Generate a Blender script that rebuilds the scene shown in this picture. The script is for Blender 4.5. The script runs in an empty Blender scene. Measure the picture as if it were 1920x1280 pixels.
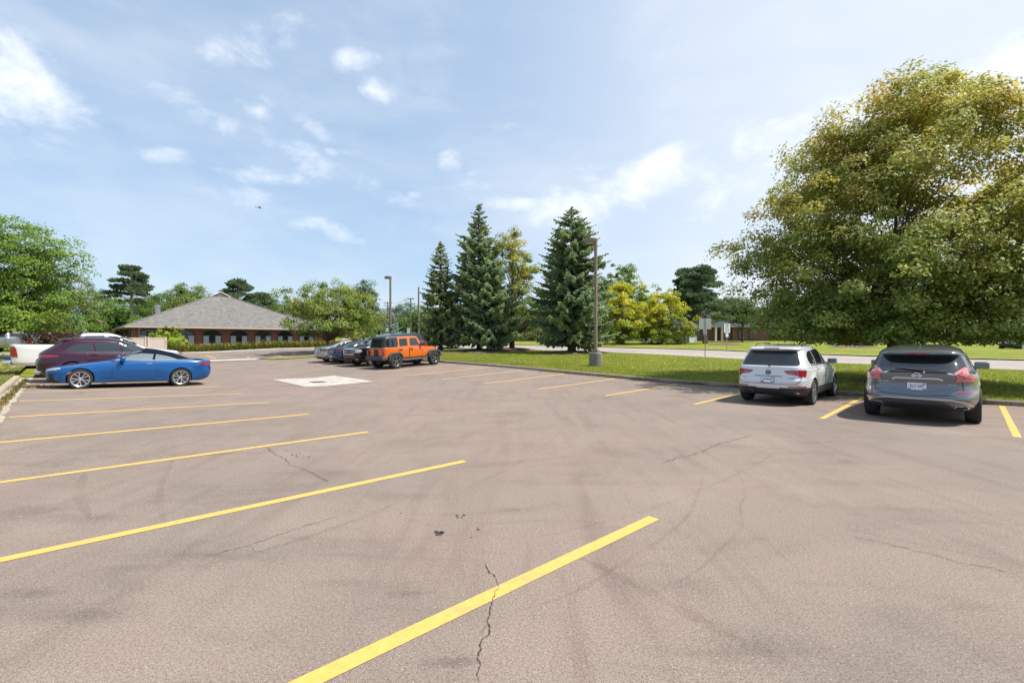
import bpy, bmesh, math, random
import numpy as np
from mathutils import Vector, Matrix, geometry
from mathutils.bvhtree import BVHTree
R = math.radians
sc = bpy.context.scene
col = sc.collection
rng = np.random.default_rng(7)
random.seed(7)

# ------------------------------------------------------------------ materials
MATS = {}
def new_mat(name):
    m = bpy.data.materials.new(name); m.use_nodes = True
    nt = m.node_tree; b = nt.nodes['Principled BSDF']
    return m, nt, b
def pm(name, colr, rough=.5, metal=0., coat=0., spec=.5, noise=0., nscale=30.):
    if name in MATS: return MATS[name]
    m, nt, b = new_mat(name)
    b.inputs['Base Color'].default_value = (*colr, 1)
    b.inputs['Roughness'].default_value = rough
    b.inputs['Metallic'].default_value = metal
    b.inputs['Coat Weight'].default_value = coat
    b.inputs['Coat Roughness'].default_value = .03
    b.inputs['Specular IOR Level'].default_value = spec
    if noise:
        g = nt.nodes.new('ShaderNodeNewGeometry'); n = nt.nodes.new('ShaderNodeTexNoise')
        n.inputs['Scale'].default_value = nscale; n.inputs['Detail'].default_value = 5
        nt.links.new(g.outputs['Position'], n.inputs['Vector'])
        r = ramp(nt, n.outputs['Fac'], [(.25, tuple(c*(1-noise) for c in colr)), (.75, tuple(min(1, c*(1+noise)) for c in colr))])
        nt.links.new(r, b.inputs['Base Color'])
    MATS[name] = m
    return m
def ramp(nt, fac, stops, interp='LINEAR'):
    r = nt.nodes.new('ShaderNodeValToRGB'); r.color_ramp.interpolation = interp
    el = r.color_ramp.elements
    while len(el) < len(stops): el.new(.5)
    for e, (p, c) in zip(el, stops):
        e.position = p; e.color = (*c, 1) if len(c) == 3 else c
    nt.links.new(fac, r.inputs['Fac'])
    return r.outputs['Color']
def nz(nt, vec, scale, detail=4, rough=.55, dist=0.):
    n = nt.nodes.new('ShaderNodeTexNoise')
    n.inputs['Scale'].default_value = scale; n.inputs['Detail'].default_value = detail
    n.inputs['Roughness'].default_value = rough; n.inputs['Distortion'].default_value = dist
    if vec is not None: nt.links.new(vec, n.inputs['Vector'])
    return n.outputs['Fac']
def mixc(nt, fac, a, b, mode='MIX'):
    m = nt.nodes.new('ShaderNodeMix'); m.data_type = 'RGBA'; m.blend_type = mode
    for s, v in ((m.inputs[0], fac), (m.inputs[6], a), (m.inputs[7], b)):
        if isinstance(v, (int, float)): s.default_value = v
        elif isinstance(v, tuple): s.default_value = (*v, 1)
        else: nt.links.new(v, s)
    return m.outputs[2]
def mth(nt, op, a, b=None, c=None):
    m = nt.nodes.new('ShaderNodeMath'); m.operation = op
    for s, v in zip(m.inputs, (a, b, c)):
        if v is None: continue
        if isinstance(v, (int, float)): s.default_value = v
        else: nt.links.new(v, s)
    return m.outputs[0]
def mapping(nt, vec, scale=(1, 1, 1), rot=(0, 0, 0), loc=(0, 0, 0)):
    m = nt.nodes.new('ShaderNodeMapping')
    m.inputs['Scale'].default_value = scale; m.inputs['Rotation'].default_value = rot; m.inputs['Location'].default_value = loc
    nt.links.new(vec, m.inputs['Vector']); return m.outputs['Vector']
def bump(nt, b, h, strength, dist=.01):
    n = nt.nodes.new('ShaderNodeBump'); n.inputs['Strength'].default_value = strength; n.inputs['Distance'].default_value = dist
    nt.links.new(h, n.inputs['Height']); nt.links.new(n.outputs['Normal'], b.inputs['Normal'])
def wpos(nt): return nt.nodes.new('ShaderNodeNewGeometry').outputs['Position']

def mat_asphalt():
    m, nt, b = new_mat('asphalt'); P = wpos(nt)
    big = nz(nt, P, .16, 5, .6, .6)
    c = ramp(nt, big, [(.32, (.206, .172, .146)), (.5, (.248, .196, .163)), (.62, (.264, .198, .168)), (.75, (.230, .187, .156))])
    # sweeping worn bands where tyres turn
    swirl = nz(nt, mapping(nt, P, (.55, .16, 1), (0, 0, R(44))), 1.5, 4, .6, 1.2)
    c = mixc(nt, ramp(nt, swirl, [(.48, (0, 0, 0)), (.60, (.20, .20, .20)), (.66, (0, 0, 0))]), c, (.155, .110, .093))
    streak = nz(nt, mapping(nt, P, (2.6, .25, 1), (0, 0, R(-38))), 1.3, 5, .6, .4)
    c = mixc(nt, ramp(nt, streak, [(.52, (0, 0, 0)), (.74, (.5, .5, .5))]), c, (.165, .120, .103))
    pat = nz(nt, mapping(nt, P, (.55, 1.5, 1), (0, 0, R(43))), .9, 8, .72, .9)
    c = mixc(nt, ramp(nt, pat, [(.50, (0, 0, 0)), (.74, (.50, .50, .50))]), c, (.115, .096, .085))
    for (u, v, ru, rv, k) in STAINS:
        g = G(u, v); s_ = nt.nodes.new('ShaderNodeVectorMath'); s_.operation = 'SUBTRACT'; nt.links.new(P, s_.inputs[0]); s_.inputs[1].default_value = g
        m_ = mapping(nt, s_.outputs[0], (1/ru, 1/rv, 0), (0, 0, 0)); l_ = nt.nodes.new('ShaderNodeVectorMath'); l_.operation = 'LENGTH'; nt.links.new(m_, l_.inputs[0])
        f_ = mth(nt, 'SUBTRACT', mth(nt, 'ADD', mth(nt, 'ADD', mth(nt, 'MULTIPLY', nz(nt, P, 2.4, 6, .7, .8), 1.6), mth(nt, 'MULTIPLY', nz(nt, P, 22, 7, .8, .5), 2.6)), -1.2), l_.outputs['Value'])
        c = mixc(nt, mth(nt, 'MULTIPLY', mth(nt, 'MINIMUM', mth(nt, 'MAXIMUM', f_, 0.), 1.), k*.8), c, (.075, .066, .060))
    pale_patch = nz(nt, mapping(nt, P, (1, 1, 1), (0, 0, 0), (31, 7, 0)), .5, 5, .6)  # paler patches scattered at random over the asphalt
    c = mixc(nt, ramp(nt, pale_patch, [(.5, (0, 0, 0)), (.75, (.45, .45, .45))]), c, (.295, .242, .202))
    fine = nz(nt, P, 55, 3, .75)
    grit = nz(nt, P, 150, 2, .7)
    c = mixc(nt, 1.0, c, ramp(nt, grit, [(.30, (.40, .39, .38)), (.5, (.84, .84, .84)), (.70, (1.30, 1.28, 1.26))]), 'MULTIPLY')
    c = mixc(nt, 1.0, c, ramp(nt, fine, [(.28, (.58, .57, .56)), (.5, (1, 1, 1)), (.74, (1.28, 1.27, 1.26))]), 'MULTIPLY')
    v = nt.nodes.new('ShaderNodeTexVoronoi'); v.inputs['Scale'].default_value = 75; nt.links.new(P, v.inputs['Vector'])
    spk = nt.nodes.new('ShaderNodeSeparateColor'); nt.links.new(v.outputs['Color'], spk.inputs[0])
    small = mth(nt, 'LESS_THAN', v.outputs['Distance'], .30)
    c = mixc(nt, mth(nt, 'MULTIPLY', small, mth(nt, 'MULTIPLY', mth(nt, 'GREATER_THAN', spk.outputs[0], .955), .65)), c, (.42, .38, .35))
    c = mixc(nt, mth(nt, 'MULTIPLY', small, mth(nt, 'MULTIPLY', mth(nt, 'LESS_THAN', spk.outputs[1], .22), .6)), c, (.06, .055, .05))
    nt.links.new(c, b.inputs['Base Color'])
    b.inputs['Roughness'].default_value = .9; b.inputs['Specular IOR Level'].default_value = .25
    bump(nt, b, mth(nt, 'ADD', fine, nz(nt, P, 14, 3)), .35, .012)
    return m
def mat_paint_line():
    m, nt, b = new_mat('line_paint'); P = wpos(nt)
    n1 = nz(nt, P, 18, 5, .7); n2 = nz(nt, P, 75, 3, .7)
    c = ramp(nt, n1, [(.3, (.49, .30, .066)), (.6, (.575, .358, .088))])
    c = mixc(nt, 1.0, c, ramp(nt, n2, [(.28, (.72, .70, .66)), (.45, (1, 1, 1))]), 'MULTIPLY')
    wear = mth(nt, 'ADD', mth(nt, 'MULTIPLY', n2, .55), mth(nt, 'MULTIPLY', nz(nt, P, 2.2, 5, .7), .45))
    c = mixc(nt, ramp(nt, wear, [(.56, (0, 0, 0)), (.63, (.8, .8, .8))]), c, (.19, .165, .14))
    nt.links.new(c, b.inputs['Base Color']); b.inputs['Roughness'].default_value = .75
    bump(nt, b, n2, .25, .008)
    return m
def mat_concrete(name, a, bb, scale=2.):
    m, nt, b = new_mat(name); P = wpos(nt)
    c = ramp(nt, nz(nt, P, scale, 6, .65), [(.3, a), (.7, bb)])
    c = mixc(nt, 1., c, ramp(nt, nz(nt, P, 40, 3, .7), [(.3, (.75, .74, .72)), (.6, (1.08, 1.08, 1.08))]), 'MULTIPLY')
    nt.links.new(c, b.inputs['Base Color']); b.inputs['Roughness'].default_value = .9
    bump(nt, b, nz(nt, P, 30, 4), .25, .01)
    return m
def mat_grass(name, dry=.0):
    m, nt, b = new_mat(name); P = wpos(nt)
    c = ramp(nt, nz(nt, P, .5, 6, .65, .3), [(.3, (.125, .165, .022)), (.5, (.185, .215, .028)), (.68, (.25, .24, .045))])
    c = mixc(nt, ramp(nt, nz(nt, P, .3, 5, .6), [(.5 - dry*.3, (0, 0, 0)), (.78 - dry*.2, (.75, .75, .75))]), c, (.30, .26, .095))
    c = mixc(nt, 1., c, ramp(nt, nz(nt, P, 16, 4, .8), [(.25, (.45, .5, .4)), (.55, (1, 1, 1)), (.8, (1.4, 1.35, 1.3))]), 'MULTIPLY')
    nt.links.new(c, b.inputs['Base Color']); b.inputs['Roughness'].default_value = .95; b.inputs['Specular IOR Level'].default_value = .1
    bump(nt, b, nz(nt, P, 22, 4, .8), .9, .06)
    return m
def mat_leaf(name, trans=.3, rough=.55):
    m, nt, b = new_mat(name)
    a = nt.nodes.new('ShaderNodeAttribute'); a.attribute_name = 'Col'
    nt.links.new(a.outputs['Color'], b.inputs['Base Color'])
    b.inputs['Roughness'].default_value = rough; b.inputs['Specular IOR Level'].default_value = .3
    t = nt.nodes.new('ShaderNodeBsdfTranslucent'); nt.links.new(a.outputs['Color'], t.inputs['Color'])
    mx = nt.nodes.new('ShaderNodeMixShader'); mx.inputs[0].default_value = trans
    out = nt.nodes['Material Output']
    nt.links.new(b.outputs[0], mx.inputs[1]); nt.links.new(t.outputs[0], mx.inputs[2]); nt.links.new(mx.outputs[0], out.inputs['Surface'])
    return m
def mat_brick(name, c1, c2, mortar):
    m, nt, b = new_mat(name)
    tc = nt.nodes.new('ShaderNodeTexCoord')
    # object space: wall runs along x or y, height z -> brick rows follow z
    s = nt.nodes.new('ShaderNodeSeparateXYZ'); nt.links.new(tc.outputs['Object'], s.inputs[0])
    cb = nt.nodes.new('ShaderNodeCombineXYZ')
    nt.links.new(mth(nt, 'ADD', s.outputs[0], s.outputs[1]), cb.inputs[0]); nt.links.new(s.outputs[2], cb.inputs[1])
    br = nt.nodes.new('ShaderNodeTexBrick'); nt.links.new(cb.outputs[0], br.inputs['Vector'])
    br.inputs['Color1'].default_value = (*c1, 1); br.inputs['Color2'].default_value = (*c2, 1); br.inputs['Mortar'].default_value = (*mortar, 1)
    br.inputs['Scale'].default_value = 1; br.inputs['Brick Width'].default_value = .21; br.inputs['Row Height'].default_value = .075
    br.inputs['Mortar Size'].default_value = .008
    c = mixc(nt, 1., br.outputs['Color'], ramp(nt, nz(nt, tc.outputs['Object'], 1.3, 6, .7), [(.3, (.75, .74, .73)), (.7, (1.2, 1.2, 1.2))]), 'MULTIPLY')
    nt.links.new(c, b.inputs['Base Color']); b.inputs['Roughness'].default_value = .9
    return m
def mat_shingle(name, a, bb):
    m, nt, b = new_mat(name); P = wpos(nt)
    v = nt.nodes.new('ShaderNodeTexBrick')
    s = nt.nodes.new('ShaderNodeSeparateXYZ'); nt.links.new(mapping(nt, P, (1, 1, 1), (0, 0, R(-43))), s.inputs[0])
    cb = nt.nodes.new('ShaderNodeCombineXYZ'); nt.links.new(mth(nt, 'ADD', s.outputs[0], mth(nt, 'MULTIPLY', s.outputs[1], .15)), cb.inputs[0]); nt.links.new(s.outputs[2], cb.inputs[1])
    nt.links.new(cb.outputs[0], v.inputs['Vector'])
    v.inputs['Scale'].default_value = 1; v.inputs['Brick Width'].default_value = .32; v.inputs['Row Height'].default_value = .075
    v.inputs['Mortar Size'].default_value = .006; v.inputs['Bias'].default_value = 0.
    v.inputs['Color1'].default_value = (*a, 1); v.inputs['Color2'].default_value = (*bb, 1); v.inputs['Mortar'].default_value = tuple(x*.55 for x in a) + (1,)
    c = mixc(nt, 1., v.outputs['Color'], ramp(nt, nz(nt, P, 3.5, 6, .75), [(.3, (.72, .72, .72)), (.7, (1.25, 1.25, 1.25))]), 'MULTIPLY')
    nt.links.new(c, b.inputs['Base Color']); b.inputs['Roughness'].default_value = .95
    return m
def mat_bark(name, a, bb):
    m, nt, b = new_mat(name); P = wpos(nt)
    n = nz(nt, mapping(nt, P, (9, 9, 1.6)), 2., 6, .7, .5)
    nt.links.new(ramp(nt, n, [(.3, a), (.7, bb)]), b.inputs['Base Color']); b.inputs['Roughness'].default_value = .95
    bump(nt, b, n, .8, .04)
    return m
def mat_mulch():
    m, nt, b = new_mat('mulch'); P = wpos(nt)
    c = ramp(nt, nz(nt, P, 9, 6, .8), [(.3, (.05, .03, .022)), (.55, (.14, .085, .06)), (.75, (.25, .17, .12))])
    nt.links.new(c, b.inputs['Base Color']); b.inputs['Roughness'].default_value = 1
    bump(nt, b, nz(nt, P, 14, 4, .8), 1., .06)
    return m
STAINS = [(175, 970, .55, .18, .55), (385, 1040, .8, .14, .5), (60, 1112, .35, .12, .6), (165, 1152, .35, .12, .6), (245, 1062, .35, .10, .4), (765, 1112, .22, .10, .6), (655, 1092, .5, .10, .35), (850, 1240, .22, .07, .7), (1420, 1210, .45, .22, .5), (1250, 1095, .7, .2, .3), (640, 885, .5, .25, .35), (760, 930, .7, .2, .3), (1580, 905, 1.2, .25, .35), (120, 890, .9, .3, .4), (30, 960, .3, .35, .5), (960, 955, .3, .10, .4), (1130, 905, .9, .15, .25)]
ASPH = None; LINE = mat_paint_line()
KERB = mat_concrete('kerb_concrete', (.27, .225, .17), (.40, .34, .26), 1.6)
KERBG = mat_concrete('kerb_grey', (.20, .165, .13), (.33, .28, .23), 1.6)
PALE = mat_concrete('pale_concrete', (.37, .34, .305), (.46, .425, .385), 1.1)
PAD = mat_concrete('pad_concrete', (.29, .262, .23), (.45, .415, .375), 2.2)
ROADC = mat_concrete('road_concrete', (.23, .198, .175), (.31, .272, .245), .35)
GRASS = mat_grass('lawn'); DRYG = mat_grass('dry_lawn', .75); MULCH = mat_mulch()
LEAF = mat_leaf('leaf', .42); NEEDLE = mat_leaf('needle', .35, .6)
BARK = mat_bark('bark', (.05, .038, .03), (.13, .10, .08)); PBARK = mat_bark('pale_bark', (.16, .12, .10), (.34, .28, .24))
BRICK = mat_brick('red_brick', (.29, .082, .046), (.21, .062, .040), (.26, .19, .16))
BRICK2 = mat_brick('brown_brick', (.215, .085, .055), (.16, .065, .045), (.25, .19, .16))
SHING = mat_shingle('grey_shingle', (.122, .113, .103), (.182, .171, .158))
def M(n): return MATS[n]
pm('black_trim', (.018, .018, .019), .55); pm('rubber', (.022, .021, .021), .85, noise=.3, nscale=60)
pm('well', (.008, .008, .008), 1.); pm('chrome', (.75, .75, .76), .12, 1.); pm('alloy', (.58, .58, .60), .28, .9)
pm('dark_alloy', (.09, .09, .095), .35, .8); pm('gun_alloy', (.17, .165, .16), .4, .8)
pm('glass_dark', (.012, .014, .017), .02, 0, 0, .9); pm('badge', (.55, .57, .60), .3, .3); pm('glass_mid', (.022, .029, .034), .02, 0, 0, .9)
pm('glass_pale', (.13, .17, .19), .03, 0, 0, .9); pm('lamp_clear', (.5, .52, .55), .08, .4, 1.)
pm('lamp_red', (.30, .008, .015), .12, 0, 1.); pm('lamp_pink', (.50, .13, .15), .1, 0, 1.); pm('lamp_dark', (.12, .01, .015), .12, 0, 1.)
pm('amber', (.6, .12, .01), .2, 0, 1.)
pm('paint_blue', (.001, .078, .265), .2, .35, .6); pm('paint_navy_sedan', (.012, .028, .085), .22, .4, 1.); pm('paint_plum', (.042, .008, .026), .22, .3, .5)
pm('paint_white', (.62, .635, .65), .25, .05, 1.); pm('paint_white_truck', (.66, .655, .64), .25, 0, 1.); pm('paint_grey', (.135, .150, .172), .26, .55, 1.)
pm('paint_silver', (.40, .38, .36), .26, .6, 1.); pm('paint_black', (.006, .007, .010), .12, 0., .6, .3); pm('paint_orange', (.62, .125, .006), .3, .1, 1.)
pm('paint_pearl', (.50, .50, .49), .25, .3, 1.); pm('paint_red', (.30, .012, .012), .25, .1, 1.)
pm('soft_top', (.006, .007, .018), .95, spec=.15, noise=.2, nscale=80); pm('plate_white', (.62, .65, .70), .4); pm('plate_blue', (.03, .12, .42), .4); pm('plate_orange', (.6, .16, .03), .4); pm('ink', (.012, .02, .09), .5)
pm('cladding', (.030, .033, .037), .55); pm('black_top', (.028, .030, .035), .45, noise=.3, nscale=90); pm('flare', (.055, .058, .064), .6)
pm('bronze_paint', (.21, .155, .115), .45, .1); pm('lens', (.45, .45, .42), .3)
pm('galv', (.30, .30, .30), .5, .5); pm('sign_white', (.66, .67, .66), .45); pm('sign_back', (.60, .62, .60), .5)
pm('beige_vinyl', (.50, .42, .355), .7, noise=.08); pm('grey_vinyl', (.34, .37, .36), .7); pm('trim_beige', (.42, .375, .31), .6)
pm('frame_bronze', (.028, .026, .025), .5); pm('blind', (.40, .47, .47), .5, 0, .8); pm('pane_dark', (.02, .025, .028), .04, 0, 0, .9)
pm('grate', (.05, .04, .035), .8); pm('stain', (.03, .028, .027), .8); pm('crack', (.030, .027, .025), 1.); pm('wood_pole', (.15, .12, .095), .9, noise=.25, nscale=6)
pm('wire', (.10, .10, .11), .7); pm('teal_roof', (.055, .068, .066), .95, spec=.1)
def mat_tyre():
    m, nt, b = new_mat('tyre_mark'); P = wpos(nt); b.inputs['Base Color'].default_value = (.105, .058, .046, 1); b.inputs['Roughness'].default_value = .9
    t = nt.nodes.new('ShaderNodeBsdfTransparent'); mx = nt.nodes.new('ShaderNodeMixShader'); f = ramp(nt, mth(nt, 'ADD', mth(nt, 'MULTIPLY', nz(nt, P, 60, 3, .7), .6), mth(nt, 'MULTIPLY', nz(nt, P, 1.5, 4, .6), .4)), [(.42, (.0, .0, .0)), (.66, (.21, .21, .21))])
    nt.links.new(f, mx.inputs[0]); nt.links.new(t.outputs[0], mx.inputs[1]); nt.links.new(b.outputs[0], mx.inputs[2]); nt.links.new(mx.outputs[0], nt.nodes['Material Output'].inputs['Surface']); MATS['tyre_mark'] = m
mat_tyre()
pm('steel', (.5, .5, .52), .35, .9); pm('white_paint', (.7, .7, .68), .5)
pm('copter', (.03, .035, .05), .5); pm('bronze_orange', (.32, .15, .07), .8, noise=.2, nscale=12); pm('stone', (.36, .31, .26), .9, noise=.25, nscale=9)

# ------------------------------------------------------------------ mesh helpers
def link(name, me, parent=None):
    o = bpy.data.objects.new(name, me); col.objects.link(o)
    if parent is not None: o.parent = parent
    return o
def mk(name, v, f, mat, parent=None, smooth=False, ang=35):
    me = bpy.data.meshes.new(name); me.from_pydata([tuple(p) for p in v], [], [tuple(q) for q in f]); me.update()
    ms = mat if isinstance(mat, (list, tuple)) else [mat]
    for m_ in ms: me.materials.append(m_ if not isinstance(m_, str) else MATS[m_])
    if smooth:
        me.polygons.foreach_set('use_smooth', [True]*len(me.polygons)); me.set_sharp_from_angle(angle=R(ang))
    return link(name, me, parent)
def mknp(name, V, F4, mat, parent=None, colr=None, smooth=False):
    """V (n,3), F4 (m,k) numpy; colr (n,3)"""
    me = bpy.data.meshes.new(name); n, (m_, k) = len(V), F4.shape
    me.vertices.add(n); me.vertices.foreach_set('co', np.ascontiguousarray(V, np.float32).ravel())
    me.loops.add(m_*k); me.loops.foreach_set('vertex_index', np.ascontiguousarray(F4, np.int32).ravel())
    me.polygons.add(m_); me.polygons.foreach_set('loop_start', np.arange(0, m_*k, k, dtype=np.int32))
    me.polygons.foreach_set('loop_total', np.full(m_, k, np.int32)); me.update(calc_edges=True)
    if colr is not None:
        at = me.color_attributes.new('Col', 'FLOAT_COLOR', 'POINT')
        at.data.foreach_set('color', np.c_[colr, np.ones(n)].astype(np.float32).ravel())
    if smooth: me.polygons.foreach_set('use_smooth', [True]*m_)
    me.materials.append(mat if not isinstance(mat, str) else MATS[mat])
    return link(name, me, parent)
def empty(name, loc=(0, 0, 0), rz=0.):
    o = bpy.data.objects.new(name, None); col.objects.link(o); o.location = loc; o.rotation_euler = (0, 0, rz); o.empty_display_size = .2
    return o
def tag(o, label=None, cat=None, group=None, kind=None):
    for k, v in (('label', label), ('category', cat), ('group', group), ('kind', kind)):
        if v: o[k] = v
    return o
class MB:
    """mesh builder collecting simple solids"""
    def __init__(s): s.v = []; s.f = []
    def add(s, v, f):
        k = len(s.v); s.v += [tuple(p) for p in v]; s.f += [tuple(i + k for i in q) for q in f]; return s
    def box(s, x0, x1, y0, y1, z0, z1, T=None):
        v = [Vector((x, y, z)) for x in (x0, x1) for y in (y0, y1) for z in (z0, z1)]
        if T is not None: v = [T @ p for p in v]
        return s.add(v, [(0, 1, 3, 2), (4, 6, 7, 5), (0, 4, 5, 1), (2, 3, 7, 6), (0, 2, 6, 4), (1, 5, 7, 3)])
    def rbox(s, x0, x1, y0, y1, z0, z1, r=.02, T=None):
        bm = bmesh.new(); bmesh.ops.create_cube(bm, size=1)
        for p in bm.verts: p.co = Vector(((x0+x1)/2 + p.co.x*(x1-x0), (y0+y1)/2 + p.co.y*(y1-y0), (z0+z1)/2 + p.co.z*(z1-z0)))
        bmesh.ops.bevel(bm, geom=bm.edges[:] , offset=r, segments=2, affect='EDGES', profile=.5)
        bm.verts.index_update(); v = [T @ p.co if T is not None else p.co.copy() for p in bm.verts]; f = [[q.index for q in fc.verts] for fc in bm.faces]; bm.free()
        return s.add(v, f)
    def tube(s, pts, rad, seg=8, cap=True):
        pts = [Vector(p) for p in pts]; n = len(pts)
        rad = rad if isinstance(rad, (list, tuple)) else [rad]*n
        v = []; f = []; up = None
        for i, p in enumerate(pts):
            t = (pts[min(i+1, n-1)] - pts[max(i-1, 0)]).normalized()
            if up is None:
                up = t.orthogonal().normalized()
            else:
                up = (up - t*up.dot(t)).normalized()
            b = t.cross(up)
            for k in range(seg):
                a = 2*math.pi*k/seg; v.append(p + (up*math.cos(a) + b*math.sin(a))*rad[i])
        for i in range(n-1):
            for k in range(seg):
                k2 = (k+1) % seg; f.append((i*seg+k, i*seg+k2, (i+1)*seg+k2, (i+1)*seg+k))
        if cap: f.append(tuple(range(seg-1, -1, -1))); f.append(tuple((n-1)*seg+k for k in range(seg)))
        return s.add(v, f)
    def lathe(s, prof, seg=32, T=None, closed=False):
        """prof (r, h) revolved about z"""
        v = []; f = []; n = len(prof)
        for r_, h in prof:
            for k in range(seg):
                a = 2*math.pi*k/seg; p = Vector((r_*math.cos(a), r_*math.sin(a), h)); v.append(T @ p if T is not None else p)
        for i in range(n if closed else n-1):
            j = (i+1) % n
            for k in range(seg):
                k2 = (k+1) % seg; f.append((i*seg+k, i*seg+k2, j*seg+k2, j*seg+k))
        if not closed: f.append(tuple(range(seg-1, -1, -1))); f.append(tuple((n-1)*seg+k for k in range(seg)))
        return s.add(v, f)
    def prism(s, poly, h, T=None):
        """2-D polygon in xy extruded in z from 0 to h"""
        n = len(poly); v = [Vector((x, y, z)) for z in (0, h) for x, y in poly]
        if T is not None: v = [T @ p for p in v]
        return s.add(v, [tuple(range(n-1, -1, -1)), tuple(range(n, 2*n))] + [(i, (i+1) % n, n+(i+1) % n, n+i) for i in range(n)])
    def build(s, name, mat, parent=None, smooth=False, ang=35): return mk(name, s.v, s.f, mat, parent, smooth, ang)
def text_mesh(txt, size, T, depth=.003):
    """verts/faces of lettering laid in local xy then moved by T"""
    c = bpy.data.curves.new('lettering', 'FONT'); c.body = txt; c.size = size; c.align_x = 'CENTER'; c.align_y = 'CENTER'; c.extrude = depth; c.resolution_u = 2
    o = bpy.data.objects.new('lettering', c); col.objects.link(o)
    dg = bpy.context.evaluated_depsgraph_get(); dg.update()
    me = bpy.data.meshes.new_from_object(o.evaluated_get(dg))
    v = [T @ p.co for p in me.vertices]; f = [tuple(p.vertices) for p in me.polygons]
    bpy.data.objects.remove(o); bpy.data.curves.remove(c); bpy.data.meshes.remove(me)
    return v, f
def basis(o, x, y, z):
    m = Matrix.Identity(4)
    for i, a in enumerate((x, y, z)):
        a = Vector(a)
        for j in range(3): m[j][i] = a[j]
    for j in range(3): m[j][3] = o[j]
    return m
def pchip(kn):
    xs = np.array([k[0] for k in kn], float); ys = np.array([k[1] for k in kn], float)
    h = np.diff(xs); d = np.diff(ys)/h; m = np.zeros(len(xs))
    for i in range(1, len(xs)-1):
        if d[i-1]*d[i] > 0:
            w1 = 2*h[i]+h[i-1]; w2 = h[i]+2*h[i-1]; m[i] = (w1+w2)/(w1/d[i-1]+w2/d[i])
    m[0] = d[0]; m[-1] = d[-1]
    def f(x):
        x = min(max(x, xs[0]), xs[-1]); i = min(int(np.searchsorted(xs, x, 'right'))-1, len(h)-1); t = (x-xs[i])/h[i]
        return float((2*t**3-3*t*t+1)*ys[i] + (t**3-2*t*t+t)*h[i]*m[i] + (-2*t**3+3*t*t)*ys[i+1] + (t**3-t*t)*h[i]*m[i+1])
    return f

# ------------------------------------------------------------------ the lie of the land (metres; camera stands at the origin)
F = 898.; CAMH = 1.75
A1 = np.array([math.sin(R(47.06)), math.cos(R(47.06))]); B1 = np.array([-A1[1], A1[0]])      # west bays: along a bay, along the row
A2 = np.array([math.sin(R(43.7)), math.cos(R(43.7))]); B2 = np.array([-A2[1], A2[0]])        # east bays
def sst(t):
    t = min(max(t, 0.), 1.); return t*t*(3-2*t)
def pq1(p, q): return A1*p + B1*q
def pq2(p, q): return A2*p + B2*q
def to1(x, y): return x*A1[0]+y*A1[1], x*B1[0]+y*B1[1]
def to2(x, y): return x*A2[0]+y*A2[1], x*B2[0]+y*B2[1]
KP1, KP2 = -1.35, 18.82          # kerb faces
def H(x, y):
    """height of the lot grade without kerbs"""
    t = y-17.; base = .0195*(t if t > 3 else (0 if t < -3 else (t+3)**2/12)); base = min(base, 1.62)
    p, q = to1(x, y)
    left = .037*sst((q-8)/11)*min(max(4.3-p, 0), 5.65)
    left += .025*min(max(-1.9-p, 0), 24)*sst((q+4)/12)
    p2, q2 = to2(x, y)
    right = .03*sst((q2-8)/14)*min(max(p2-14, 0), 6)
    return base+left+right
def G(u, v, off=0.):
    """ground point under a direction of view given as (u,v) of the 1920x1280 photograph"""
    dx, dz = (u-960)/F, -(v-640)/F
    y0, y1 = .5, 300.
    for i in range(60):
        ym = (y0+y1)/2
        if CAMH+dz*ym > H(dx*ym, ym)+off: y0 = ym
        else: y1 = ym
    return (dx*y0, y0, H(dx*y0, y0)+off)
def at(u, d, off=0.):
    x = (u-960)/F*d; return (x, d, H(x, d)+off)
def zat(v, d): return CAMH-(v-640)/F*d
def sheet(name, fa, fb, s0, s1, ns, nt, off, mat, kind='structure', mats=None):
    """a sheet between two curves fa(s), fb(s), draped on the land"""
    V = []; Fc = []
    for i in range(ns+1):
        s = s0+(s1-s0)*i/ns; a = np.array(fa(s)); b = np.array(fb(s))
        for j in range(nt+1):
            p = a+(b-a)*j/nt; V.append((p[0], p[1], H(p[0], p[1])+(off(p[0], p[1]) if callable(off) else off)))
    for i in range(ns):
        for j in range(nt):
            k = i*(nt+1)+j; Fc.append((k, k+nt+1, k+nt+2, k+1))
    o = mk(name, V, Fc, mat, smooth=True); o['kind'] = kind
    # face up
    n = o.data.polygons[0].normal
    if n.z < 0: o.data.flip_normals()
    return o
ASPH = mat_asphalt()
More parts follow.
